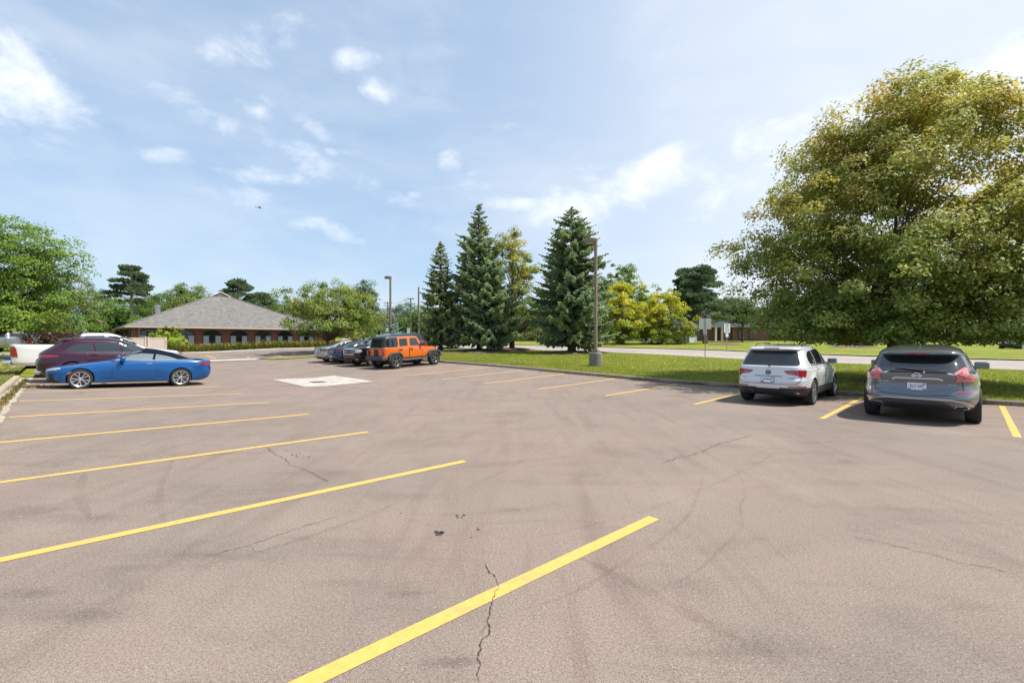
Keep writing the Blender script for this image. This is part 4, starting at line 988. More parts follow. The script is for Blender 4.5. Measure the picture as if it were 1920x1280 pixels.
class Car:
    def __init__(s, name, label, cat, L, Hh, rear, front, width, paint, wheels, wr, ww=.24, nr=6, nf=6, taper=None, group=None, arch=1.13, clad=None, top=None, cut=None, flare=.018, skip_wheels=()):
        s.L = L; s.root = empty(name); tag(s.root, label, cat, group); s.paint = paint; s.wheels = wheels; s.wr = wr; s.H = Hh; s.ww = ww
        fr, ff, fw = pchip(rear), pchip(front), pchip(width); tp = pchip(taper) if taper else (lambda x: 1.)
        zs = sorted(set([k[0] for k in rear]+[k[0] for k in front]+[k[0] for k in width]))
        z0, z1 = max(rear[0][0], front[0][0], width[0][0]), min(rear[-1][0], front[-1][0], width[-1][0])
        zz = [z for z in zs if z0 <= z <= z1]; full = []
        for a, b in zip(zz, zz[1:]):
            k = max(1, int(math.ceil((b-a)/.035)))
            full += [a+(b-a)*i/k for i in range(k)]
        full.append(zz[-1]); K = len(RING); V = []
        trk = max(fw(z) for z in full)
        for z in full:
            xr, xf, w = fr(z), ff(z), fw(z); xm, hl = (xr+xf)/2, max((xf-xr)/2, .01)
            for th in RING:
                nn = nf if math.cos(th) > 0 else nr
                cx, cy = se_unit(nn, th); x = xm+hl*cx; y = w*cy*tp(x)
                if flare and abs(cy) > .8:
                    for wx in wheels:
                        r = math.hypot(x-wx, z-wr); y += math.copysign(flare*math.exp(-((r-wr*1.08)/.11)**2), y)
                V.append((x-L/2, y, z))
        Fc = []
        for i in range(len(full)-1):
            for k in range(K): k2 = (k+1) % K; Fc.append((i*K+k, i*K+k2, (i+1)*K+k2, (i+1)*K+k))
        Fc.append(tuple(range(K-1, -1, -1))); Fc.append(tuple((len(full)-1)*K+k for k in range(K)))
        s.bvh = BVHTree.FromPolygons([Vector(v) for v in V], Fc); s.half = trk
        me = bpy.data.meshes.new('body'); me.from_pydata(V, [], Fc); me.update()
        me.materials.append(MATS[paint]); me.materials.append(MATS['well']); me.materials.append(MATS[clad[1]] if clad else MATS[paint])
        ob = link('body', me)
        cm = MB()
        for wx in wheels:
            for sg in (-1, 1):
                T = Matrix.Translation((wx-L/2, sg*(trk+.25), wr+.01)) @ Matrix.Rotation(R(90*sg), 4, 'X'); r_ = wr*arch
                cm.lathe([(0.001, 0), (r_, 0), (r_, .25+ww+.16), (.001, .25+ww+.16)], 44, T)
        cutters = []
        ct = cm.build('cutter', 'well'); bm = bmesh.new(); bm.from_mesh(ct.data); bmesh.ops.recalc_face_normals(bm, faces=bm.faces[:]); bm.to_mesh(ct.data); bm.free(); cutters.append(ct)
        for bx in (cut or []):
            c2 = MB().box(*bx).build('cutter', 'well'); bm = bmesh.new(); bm.from_mesh(c2.data); bmesh.ops.recalc_face_normals(bm, faces=bm.faces[:]); bm.to_mesh(c2.data); bm.free(); cutters.append(c2)
        for c in cutters:
            md = ob.modifiers.new('b', 'BOOLEAN'); md.object = c; md.operation = 'DIFFERENCE'; md.solver = 'EXACT'; md.material_mode = 'TRANSFER'
        dg = bpy.context.evaluated_depsgraph_get(); dg.update()
        nm = bpy.data.meshes.new_from_object(ob.evaluated_get(dg)); ob.modifiers.clear()
        for c in cutters: bpy.data.objects.remove(c)
        well = [i for i, m in enumerate(nm.materials) if m and m.name.startswith('well')]
        # split: body, wells, cladding, top
        groups = {}
        for p in nm.polygons:
            c = p.center
            key = 'body'
            if p.material_index in well: key = 'wheel_well'+('' if c.y > 0 else '~')+('' if c.x > 0 else '^')
            elif clad and c.z < (clad[0](c.x+L/2, c.y, c.z) if callable(clad[0]) else clad[0]): key = 'lower_cladding'
            elif top and top[0](c.x+L/2, c.y, c.z): key = top[2]
            groups.setdefault(key, []).append(p)
        vco = [v.co.copy() for v in nm.vertices]
        for key, ps in groups.items():
            mp = {}; vv = []; ff_ = []
            for p in ps:
                q = []
                for i in p.vertices:
                    if i not in mp: mp[i] = len(vv); vv.append(vco[i])
                    q.append(mp[i])
                ff_.append(q)
            key = key.rstrip('~^'); mt = {'body': paint, 'wheel_well': 'well', 'lower_cladding': clad[1] if clad else paint}.get(key, top[1] if top else paint)
            o = mk(key, vv, ff_, mt, s.root, True, 42)
        bpy.data.objects.remove(ob)
    # --- panels laid on the body
    def hit(s, view, a, b):
        if view == 'L': o, d = Vector((a-s.L/2, 3, b)), Vector((0, -1, 0))
        elif view == 'R': o, d = Vector((a-s.L/2, -3, b)), Vector((0, 1, 0))
        elif view == 'B': o, d = Vector((-s.L, a, b)), Vector((1, 0, 0))
        elif view == 'F': o, d = Vector((s.L, a, b)), Vector((-1, 0, 0))
        else: o, d = Vector((a-s.L/2, b, 5)), Vector((0, 0, -1))
        loc, n, i, ds = s.bvh.ray_cast(o, d)
        if loc is None:
            loc, n, i, ds = s.bvh.find_nearest(o+d*3); n = -d
        if n.dot(d) > 0: n = -n
        return loc, n
    def surf(s, mb, view, poly, off=.004, th=.008, seg=.055):
        bd = []
        k = len(poly)
        for i in range(k):
            a = Vector(poly[i]); b = Vector(poly[(i+1) % k]); n_ = max(1, int((b-a).length/seg))
            bd += [a+(b-a)*j/n_ for j in range(n_)]
        xs = [p.x for p in bd]; ys = [p.y for p in bd]; pts = list(bd); nb = len(bd)
        def inside(p):
            c = False
            for i in range(nb):
                a, b = bd[i], bd[i-1]
                if (a.y > p.y) != (b.y > p.y) and p.x < (b.x-a.x)*(p.y-a.y)/(b.y-a.y)+a.x: c = not c
            return c
        y = min(ys)+seg*.5
        while y < max(ys):
            x = min(xs)+seg*.5
            while x < max(xs):
                p = Vector((x, y))
                if inside(p) and min((p-q).length for q in bd) > seg*.45: pts.append(p)
                x += seg
            y += seg
        r = geometry.delaunay_2d_cdt(pts, [(i, (i+1) % nb) for i in range(nb)], [], 1, 1e-5)
        V2, _, F2 = r[0], r[1], r[2]; top = []; low = []
        for p in V2:
            l, n = s.hit(view, p.x, p.y); top.append(l+n*off); low.append(l+n*(off-th))
        # orient outward
        fs = []
        ref = {'L': Vector((0, 1, 0)), 'R': Vector((0, -1, 0)), 'B': Vector((-1, 0, 0)), 'F': Vector((1, 0, 0)), 'T': Vector((0, 0, 1))}[view]
        ec = {}
        for f in F2:
            f = list(f); a, b, c = (top[i] for i in f[:3])
            if (b-a).cross(c-a).dot(ref) < 0: f.reverse()
            fs.append(f)
            for i in range(len(f)): ec[(f[i], f[(i+1) % len(f)])] = 1
        n_ = len(top); sk = [(b, a, a+n_, b+n_) for (a, b) in ec if (b, a) not in ec]
        mb.add(top+low, fs+sk); return mb
    def panel(s, name, view, poly, mat, off=.004, th=.008, parent=None, both=False, seg=.055, smooth=True):
        """both: one object on each side ('L' and 'R')"""
        out = []
        for v in (('L', 'R') if both else (view,)):
            out.append(s.surf(MB(), v, poly, off, th, seg).build(name, mat, parent or s.root, smooth, 50))
        return out
    def pair(s, name, view, poly, mat, off=.004, th=.008, parent=None, seg=.055, side=None):
        """mirrored pair on the rear, front or top; side: an extra polygon wrapping onto the flank (x,z)"""
        out = []
        for sg in (1, -1):
            mb = MB(); pl = poly if sg > 0 else (mirror_y(poly) if view in 'BF' else [(a, -b) for a, b in poly])
            s.surf(mb, view, pl, off, th, seg)
            if side: s.surf(mb, 'L' if sg > 0 else 'R', side, off, th, seg)
            out.append(mb.build(name, mat, parent or s.root, True, 50))
        return out
    def seam(s, name, view, pts, w=.012, mat='black_trim', off=.0025, both=False, parent=None, closed=False):
        """a thin gap following the surface"""
        out = []
        for v in (('L', 'R') if both else (view,)):
            mb = MB(); P = []; pp = [Vector(p) for p in pts]+([Vector(pts[0])] if closed else [])
            for a, b in zip(pp, pp[1:]):
                n_ = max(1, int((b-a).length/.05)); P += [a+(b-a)*i/n_ for i in range(n_)]
            P.append(pp[-1]); V = []
            for i, p in enumerate(P):
                t = (P[min(i+1, len(P)-1)]-P[max(i-1, 0)]); t.normalize(); nn = Vector((-t.y, t.x))*w/2
                for q in (p+nn, p-nn):
                    l, n = s.hit(v, q.x, q.y); V.append(l+n*off)
            mb.add(V, [(2*i, 2*i+1, 2*i+3, 2*i+2) for i in range(len(P)-1)])
            out.append(mb.build(name, mat, parent or s.root))
        return out
    def strip(s, name, view, pts, w, mat, off=.008, both=False, parent=None):
        o = s.seam(name, view, pts, w, mat, off, both, parent)
        return o
    def door(s, x_f, x_r, zb, zt, hx, hz, handle='chrome', poly=None):
        """a door on each flank, outlined by its gap, with a handle"""
        for v, sg in (('L', 1), ('R', -1)):
            pl = poly or [(x_r, zb), (x_f, zb), (x_f, zt), (x_r, zt)]
            d = s.surf(MB(), v, rpoly(pl, .05), .0035, .003, .09).build('door', s.paint, s.root, True, 60)
            s.seam('door_gap', v, rpoly(pl, .05), .014, 'black_trim', .0045, parent=d, closed=True)
            if handle:
                l, n = s.hit(v, hx, hz); T = Matrix.Translation(l+n*.012)
                MB().rbox(-.10, .10, -.014, .014, -.016, .016, .008, T).build('handle', handle, d, True)
    def wheelset(s, style='five', rim='alloy', track=None, rr=.70, dual=None, knob=False):
        for wx in s.wheels:
            for sg in (1, -1):
                y = (track if track else s.half-.115)*sg; p = bpy.data.objects.new('wheel', None); col.objects.link(p); p.parent = s.root; p.empty_display_size = .1
                p.location = (wx-s.L/2, y, s.wr); p.rotation_euler = (R(-90*sg), R(random.uniform(0, 60)), 0) if False else (R(-90*sg), 0, 0)
                key = (s.wr, style, rim, s.ww, rr, knob)
                if key not in WHEELS: WHEELS[key] = make_wheel(*key)
                for nm, me in WHEELS[key]:
                    o = link(nm, me, p)
                    if nm == 'rim': o.rotation_euler = (0, 0, random.uniform(0, 6))
    def mirrors(s, x, y, z, mat=None, sc_=1., cap=None):
        y = min(y, s.half+.045)
        for sg in (1, -1):
            T = Matrix.Translation((x-s.L/2, sg*y, z))
            mb = MB(); mb.rbox(-.075*sc_, .07*sc_, -.115*sc_, .115*sc_, -.07*sc_, .08*sc_, .035, T)
            m = mb.build('mirror', mat or s.paint, s.root, True, 60)
            MB().tube([(x-s.L/2+.02, sg*(y-.10), z-.04), (x-s.L/2+.04, sg*(y-.24), z-.10)], .025, 6).build('mirror_arm', 'black_trim', m, True)
            MB().rbox(-.080*sc_, -.074*sc_, -.10*sc_, .10*sc_, -.055*sc_, .065*sc_, .002, T).build('mirror_glass', 'glass_pale', m)
    def solid(s, name, mat, fn, parent=None, smooth=True):
        mb = MB(); fn(mb); return mb.build(name, mat, parent or s.root, smooth)
    def plate(s, view, y, z, txt, w=.31, h=.155, deco=True):
        l, n = s.hit(view, y, z); n = Vector((n.x, 0, n.z)).normalized(); xx = Vector((0, -1, 0)) if view == 'B' else Vector((0, 1, 0)); zz = n.cross(xx)
        T = basis(l+n*.012, xx, zz, n)
        pl = MB().rbox(-w/2, w/2, -h/2, h/2, -.01, .006, .004, T).build('license_plate', 'plate_white', s.root)
        if deco: 
            MB().box(-w/2+.006, -w/2+.062, -h/2+.004, -h/2+.03, .0062, .0075, T).box(w/2-.062, w/2-.006, -h/2+.004, -h/2+.03, .0062, .0075, T).build('plate_band', 'plate_blue', pl)
            MB().box(w/2-.058, w/2-.01, h/2-.04, h/2-.008, .0062, .0075, T).build('plate_sticker', 'plate_orange', pl)
        m = MB(); m.add(*text_mesh(txt, h*.62, T @ Matrix.Translation((0, 0, .008)) @ Matrix.Scale(min(1, w*.86/(len(txt)*h*.37)), 4, (1, 0, 0)), .001)); m.build('lettering', 'ink', pl)
        MB().box(-w/2-.008, w/2+.008, -h/2-.008, h/2+.008, -.012, -.001, T).build('plate_frame', 'black_trim', pl)
    def badge(s, view, y, z, txt, size, mat='badge', name='lettering'):
        l, n = s.hit(view, y, z); n = Vector((n.x, 0, n.z)).normalized(); xx = Vector((0, -1, 0)) if view == 'B' else Vector((0, 1, 0))
        m = MB(); m.add(*text_mesh(txt, size, basis(l+n*.006, xx, n.cross(xx), n), .003)); m.build(name, mat, s.root)
    def place(s, p, q, heading, scale=1., frame=1, zoff=0., sy=1., sx=1.):
        """p,q in bay coordinates of the car's centre; heading a compass direction (x,y)"""
        c = pq1(p, q) if frame == 1 else (pq2(p, q) if frame == 2 else np.array((p, q)))
        h = Vector((heading[0], heading[1], 0)).normalized(); l = Vector((-h.y, h.x, 0)); wb = abs(s.wheels[0]-s.wheels[-1])/2*scale; tr = s.half*scale
        P = lambda a, b: Vector((c[0]+h.x*a+l.x*b, c[1]+h.y*a+l.y*b, H(c[0]+h.x*a+l.x*b, c[1]+h.y*a+l.y*b)))
        X = (P(wb, 0)-P(-wb, 0)).normalized(); Y = (P(0, tr)-P(0, -tr)).normalized(); Z = X.cross(Y).normalized(); Y = Z.cross(X)
        zc = (P(wb, tr).z+P(wb, -tr).z+P(-wb, tr).z+P(-wb, -tr).z)/4
        M_ = basis((c[0], c[1], zc+zoff), X, Y, Z) @ Matrix.Scale(scale, 4)
        loc, rot, scl = M_.decompose(); s.root.location = loc; s.root.rotation_euler = rot.to_euler(); s.root.scale = (scl[0]*sx, scl[1]*sy, scl[2])
        return s
WHEELS = {}
def make_wheel(wr, style, rim, ww, rr, knob):
    out = []; rrim = wr*rr; h = ww/2; sw = wr-rrim
    prof = [(rrim, -h*.86), (rrim+sw*.35, -h*1.02), (rrim+sw*.75, -h*.98), (wr-.012, -h*.80), (wr, -h*.62), (wr, h*.62), (wr-.012, h*.80), (rrim+sw*.75, h*.98), (rrim+sw*.35, h*1.02), (rrim, h*.86), (rrim-.01, h*.7), (rrim-.01, -h*.7)]
    t = MB(); t.lathe(prof, 48, closed=True)
    if knob:
        for k in range(26):
            for z in (-.55, 0, .55):
                T = Matrix.Rotation(2*math.pi*(k+(.5 if z == 0 else 0))/26, 4, 'Z') @ Matrix.Translation((wr, 0, z*h)); t.box(-.01, .012, -.028, .028, -h*.22, h*.22, T)
    t = t.build('tyre', 'rubber', None, True, 40); out.append(('tyre', t.data)); bpy.data.objects.remove(t)
    m = MB(); m.lathe([(rrim*.97, h*.80), (rrim*1.0, h*.88), (rrim*.965, h*.90), (rrim*.90, h*.80), (rrim*.88, h*.2), (rrim*.88, -h*.4), (rrim*.97, -h*.4)], 40, closed=True)
    def spoke(a, r0, r1, w0, w1, da=0., z0=.72, z1=.84, th=.05):
        A = Matrix.Rotation(a, 4, 'Z'); a1 = da
        p0 = Vector((r0, 0, h*z0)); d1 = Vector((r1*math.cos(a1), r1*math.sin(a1), h*z1))
        t_ = (d1-p0).normalized(); n_ = Vector((-t_.y, t_.x, 0)).normalized(); dn = Vector((0, 0, -th))
        v = [p0+n_*w0/2, p0-n_*w0/2, d1-n_*w1/2, d1+n_*w1/2]; v += [p+dn for p in v]; v = [A @ p for p in v]
        m.add(v, [(0, 1, 2, 3), (7, 6, 5, 4), (0, 4, 5, 1), (1, 5, 6, 2), (2, 6, 7, 3), (3, 7, 4, 0)])
    if style == 'twin':
        for k in range(5):
            a = 2*math.pi*k/5
            for sg in (-1, 1): spoke(a, rrim*.18, rrim*.94, rrim*.10, rrim*.085, sg*.24); spoke(a+sg*.24, rrim*.62, rrim*.95, rrim*.05, rrim*.06, sg*.14)
    elif style == 'six':
        for k in range(6):
            a = 2*math.pi*k/6
            for sg in (-1, 1): spoke(a, rrim*.2, rrim*.93, rrim*.16, rrim*.13, sg*.11)
    elif style == 'wide':
        for k in range(5): spoke(2*math.pi*k/5, rrim*.18, rrim*.94, rrim*.30, rrim*.40)
    else:
        for k in range(5):
            a = 2*math.pi*k/5; spoke(a, rrim*.16, rrim*.94, rrim*.28, rrim*.20)
            for sg in (-1, 1): spoke(a+sg*.02, rrim*.40, rrim*.94, rrim*.07, rrim*.09, sg*.30)
    m.lathe([(0.001, h*.62), (rrim*.22, h*.62), (rrim*.22, h*.76), (rrim*.15, h*.80), (.001, h*.80)], 20)
    r = m.build('rim', rim, None, True, 30); out.append(('rim', r.data)); bpy.data.objects.remove(r)
    b = MB(); b.lathe([(.001, -h*.2), (rrim*.70, -h*.2), (rrim*.70, 0), (.001, 0)], 28); b.lathe([(rrim*.7, -h*.3), (rrim*.88, -h*.3), (rrim*.88, -h*.25), (rrim*.7, -h*.25)], 28, closed=True)
    b = b.build('brake_disc', 'dark_alloy', None, True); out.append(('brake_disc', b.data)); bpy.data.objects.remove(b)
    return out

# ---------- blue convertible
def convertible():
    c = Car('convertible_car', 'metallic blue convertible with navy soft top parked nearest on the left', 'car', 4.85, 1.43,
        rear=[(.2, .32), (.3, .12), (.45, .02), (.62, 0), (.8, .03), (.93, .02), (.985, .06), (1.01, .22), (1.03, .62), (1.06, .78), (1.15, 1.0), (1.25, 1.25), (1.33, 1.52), (1.39, 1.82), (1.42, 2.05), (1.432, 2.2)],
        front=[(.16, 4.6), (.22, 4.78), (.4, 4.84), (.58, 4.85), (.68, 4.80), (.735, 4.62), (.79, 4.30), (.85, 3.95), (.90, 3.6), (.945, 3.3), (.975, 3.12), (1.03, 2.98), (1.15, 2.72), (1.28, 2.44), (1.36, 2.25), (1.405, 2.1), (1.432, 2.25)],
        width=[(.16, .86), (.25, .90), (.4, .915), (.6, .93), (.75, .925), (.86, .90), (.94, .865), (.985, .825), (1.03, .78), (1.15, .715), (1.28, .635), (1.37, .54), (1.415, .42), (1.432, .25)],
        paint='paint_blue', wheels=(1.09, 3.96), wr=.338, ww=.25, nr=5, nf=4.6, arch=1.10,
        top=(lambda x, y, z: (z > 1.012 and x < 2.45) or z > 1.37, 'soft_top', 'soft_top'))
    c.wheelset('twin', 'alloy', rr=.76)
    g1 = [(3.00, 1.0), (1.98, 1.0), (1.93, 1.215), (2.30, 1.235), (2.58, 1.165)]; g2 = [(1.90, 1.0), (1.16, 1.0), (1.28, 1.06), (1.5, 1.14), (1.86, 1.215)]
    c.panel('side_window', 'L', rpoly(g1, .02), 'glass_pale', .005, both=True); c.panel('side_window', 'L', rpoly(g2, .03), 'glass_pale', .005, both=True)
    c.strip('chrome_trim', 'L', [(3.22, .972), (2.9, .978), (1.6, .985), (.62, 1.0)], .042, 'chrome', .009, True)
    c.strip('window_pillar', 'L', [(3.12, 1.0), (2.75, 1.175), (2.42, 1.33)], .045, 'chrome', .008, True)
    c.panel('windshield', 'F', rpoly([(-.66, 1.01), (.66, 1.01), (.55, 1.34), (-.55, 1.34)], .05), 'glass_mid', .004)
    c.panel('rear_window', 'B', rpoly([(-.45, 1.12), (.45, 1.12), (.38, 1.27), (-.38, 1.27)], .04), 'glass_dark', .004)
    c.door(3.12, 1.86, .30, .955, 2.08, .865)
    c.strip('sill_trim', 'L', [(3.5, .215), (1.52, .215)], .05, 'black_trim', .006, True)
    c.strip('crease_shade', 'L', [(3.45, .355), (2.4, .375), (1.62, .40)], .014, 'well', .004, True)  # shade of the lower body crease, painted as a dark strip
    c.pair('headlight', 'F', [(.52, .61), (.76, .65), (.74, .70), (.58, .68)], 'lamp_clear', .006, side=[(4.72, .645), (4.45, .69), (4.48, .715), (4.68, .70)])
    c.pair('tail_light', 'B', [(.30, .82), (.80, .80), (.80, .90), (.34, .89)], 'lamp_red', .006, side=[(.08, .80), (.55, .845), (.50, .895), (.05, .91)])
    c.panel('side_marker', 'L', [(4.28, .50), (4.17, .585), (4.19, .60), (4.32, .53)], 'amber', .005, both=True)
    c.panel('grille', 'F', rpoly([(-.42, .36), (.42, .36), (.46, .62), (-.46, .62)], .06), 'black_trim', .006)
    c.panel('lower_intake', 'F', rpoly([(-.8, .22), (.8, .22), (.72, .32), (-.72, .32)], .04), 'black_trim', .006)
    c.panel('diffuser', 'B', rpoly([(-.7, .22), (.7, .22), (.62, .36), (-.62, .36)], .03), 'black_trim', .006)
    c.panel('side_vent', 'L', [(4.74, .30), (4.60, .30), (4.66, .50), (4.75, .52)], 'black_trim', .005, both=True)
    c.plate('B', 0, .62, 'CRS 204')
    c.mirrors(2.86, .97, 1.03, cap=None)
    c.place(1.84, 22.6, -A1, .98)
convertible()
# ---------- plum crossover
def plum_suv():
    c = Car('crossover_car', 'dark plum crossover backed in beside the blue convertible', 'crossover', 4.95, 1.745,
        rear=[(.3, .30), (.4, .12), (.55, .02), (.75, .0), (.95, .06), (1.08, .07), (1.14, .12), (1.3, .34), (1.5, .60), (1.58, .68), (1.60, .60), (1.66, .62), (1.70, .95), (1.735, 1.5), (1.745, 2.0)],
        front=[(.25, 4.7), (.4, 4.9), (.65, 4.95), (.85, 4.9), (.98, 4.72), (1.05, 4.3), (1.10, 3.85), (1.16, 3.5), (1.2, 3.42), (1.4, 3.05), (1.58, 2.65), (1.67, 2.4), (1.72, 2.2), (1.745, 2.15)],
        width=[(.25, .9), (.4, .97), (.6, .995), (.9, 1.0), (1.05, .98), (1.12, .95), (1.18, .91), (1.4, .84), (1.6, .76), (1.68, .69), (1.72, .58), (1.745, .35)],
        paint='paint_plum', wheels=(1.02, 3.99), wr=.385, ww=.28, nr=5.5, nf=5)
    c.wheelset('twin', 'gun_alloy', rr=.72)
    c.panel('side_window', 'L', rpoly([(1.62, 1.20), (.80, 1.22), (.86, 1.32), (1.08, 1.46), (1.56, 1.53)], .04), 'glass_mid', .005, both=True)
    c.panel('side_window', 'L', rpoly([(2.42, 1.19), (1.68, 1.20), (1.62, 1.535), (2.36, 1.57)], .03), 'glass_mid', .005, both=True)
    c.panel('side_window', 'L', rpoly([(3.42, 1.20), (2.50, 1.19), (2.44, 1.57), (2.68, 1.56), (3.08, 1.40)], .03), 'glass_mid', .005, both=True)
    c.panel('rear_window', 'B', rpoly([(-.7, 1.20), (.7, 1.20), (.6, 1.54), (-.6, 1.54)], .06), 'glass_dark', .005)
    c.panel('windshield', 'F', rpoly([(-.78, 1.24), (.78, 1.24), (.62, 1.62), (-.62, 1.62)], .06), 'glass_dark', .005)
    c.strip('window_trim', 'L', [(3.45, 1.175), (.74, 1.185)], .02, 'black_trim', .008, True)
    c.door(3.44, 2.47, .48, 1.16, 2.62, 1.06, 'paint_plum'); c.door(2.45, 1.45, .48, 1.16, 1.62, 1.07, 'paint_plum', poly=[(1.62, .48), (2.45, .48), (2.45, 1.16), (1.42, 1.16), (1.40, .85)])
    c.pair('tail_light', 'B', [(.42, .97), (.87, .95), (.87, 1.06), (.45, 1.05)], 'lamp_red', .008, side=[(.10, .94), (.62, 1.0), (.60, 1.05), (.08, 1.07)])
    c.panel('rear_bumper_trim', 'B', rpoly([(-.85, .36), (.85, .36), (.8, .52), (-.8, .52)], .04), 'cladding', .008)
    for sg in (-1, 1): c.solid('exhaust_tip', 'chrome', lambda m: m.tube([(-2.50, sg*.62, .42), (-2.30, sg*.62, .42)], .055, 12))
    c.solid('roof_rail', 'black_trim', lambda m: m.tube([(-1.5, -.70, 1.70), (-1.3, -.70, 1.755), (.1, -.70, 1.76), (.3, -.70, 1.71)], .018, 8)); c.solid('roof_rail', 'black_trim', lambda m: m.tube([(-1.5, .70, 1.70), (-1.3, .70, 1.755), (.1, .70, 1.76), (.3, .70, 1.71)], .018, 8))
    c.pair('headlight', 'F', [(.45, .80), (.9, .84), (.88, .93), (.48, .90)], 'lamp_clear', .006); c.panel('grille', 'F', rpoly([(-.38, .6), (.38, .6), (.38, .9), (-.38, .9)], .05), 'black_trim', .006)
    c.mirrors(3.28, 1.06, 1.19); c.plate('B', 0, .80, 'DKX 118')
    c.place(1.62, 25.5, A1, 1.0)
plum_suv()
# ---------- pickup trucks
def pickup(label, paint, group='pickup trucks on the left'):
    L_ = 5.85
    c = Car('pickup_truck', label, 'pickup truck', L_, 1.93,
        rear=[(.5, .16), (.62, .10), (.8, .08), (1.2, .06), (1.36, .06), (1.375, .10), (1.385, 2.02), (1.55, 2.07), (1.8, 2.18), (1.88, 2.24), (1.915, 2.6), (1.93, 3.0)],
        front=[(.5, 5.6), (.6, 5.75), (.8, 5.82), (1.05, 5.82), (1.15, 5.72), (1.22, 5.2), (1.28, 4.7), (1.34, 4.42), (1.385, 4.3), (1.6, 3.95), (1.78, 3.62), (1.87, 3.4), (1.915, 3.2), (1.93, 3.1)],
        width=[(.5, .93), (.65, .99), (.9, 1.0), (1.15, 1.0), (1.3, .985), (1.38, .96), (1.6, .89), (1.8, .81), (1.88, .74), (1.915, .62), (1.93, .4)],
        paint=paint, wheels=(1.28, 4.86), wr=.40, ww=.28, nr=9, nf=6, group=group, cut=[(-L_/2+.14, -L_/2+1.92, -.84, .84, .95, 1.6)], arch=1.16)
    c.wheelset('six', 'alloy', rr=.64)
    c.panel('side_window', 'L', rpoly([(3.05, 1.42), (2.28, 1.42), (2.34, 1.78), (2.98, 1.81)], .04), 'glass_dark', .005, both=True)
    c.panel('side_window', 'L', rpoly([(4.16, 1.42), (3.15, 1.42), (3.12, 1.81), (3.42, 1.79), (3.82, 1.62)], .04), 'glass_dark', .005, both=True)
    c.panel('rear_window', 'B', rpoly([(-.72, 1.46), (.72, 1.46), (.66, 1.79), (-.66, 1.79)], .05), 'glass_dark', .005); c.panel('windshield', 'F', rpoly([(-.76, 1.44), (.76, 1.44), (.64, 1.82), (-.64, 1.82)], .05), 'glass_dark', .005)
    c.door(4.18, 3.10, .62, 1.38, 3.28, 1.22); c.door(3.08, 2.22, .62, 1.38, 2.38, 1.22)
    c.pair('tail_light', 'B', [(.76, .86), (.91, .86), (.91, 1.29), (.80, 1.29)], 'lamp_red', .012, side=[(.09, .86), (.32, .86), (.26, 1.20), (.18, 1.29), (.09, 1.29)])
    c.seam('tailgate_gap', 'B', rpoly([(-.76, .76), (.76, .76), (.76, 1.33), (-.76, 1.33)], .02), .014, closed=True)
    c.solid('rear_bumper', 'chrome', lambda m: m.rbox(-L_/2-.12, -L_/2+.16, -.96, .96, .50, .74, .05)); c.solid('bumper_step', 'black_trim', lambda m: m.rbox(-L_/2-.10, -L_/2+.1, -.9, .9, .742, .765, .008))
    c.solid('front_bumper', 'chrome', lambda m: m.rbox(L_/2-.14, L_/2+.06, -.95, .95, .50, .76, .05)); c.panel('grille', 'F', rpoly([(-.6, .82), (.6, .82), (.56, 1.14), (-.56, 1.14)], .05), 'black_trim', .01)
    c.pair('headlight', 'F', [(.66, .88), (.95, .9), (.93, 1.12), (.64, 1.12)], 'lamp_clear', .008)
    c.seam('bed_gap', 'L', [(2.1, .6), (2.1, 1.34)], .02, both=True); c.mirrors(3.95, 1.12, 1.46, 'black_trim', 1.25)
    return c
pickup('white pickup truck with a red tail light behind the plum crossover', 'paint_white_truck').place(1.15, 28.8, A1, 1.0)
pickup('silver pickup truck cut off by the left edge of the photo', 'paint_silver').place(-43.6, 41.5, (-.93, .02), .98, 0)
pickup('second white pickup truck peeking out behind the silver pickup', 'paint_white').place(-44.6, 45.6, (-.93, .10), .98, 0)
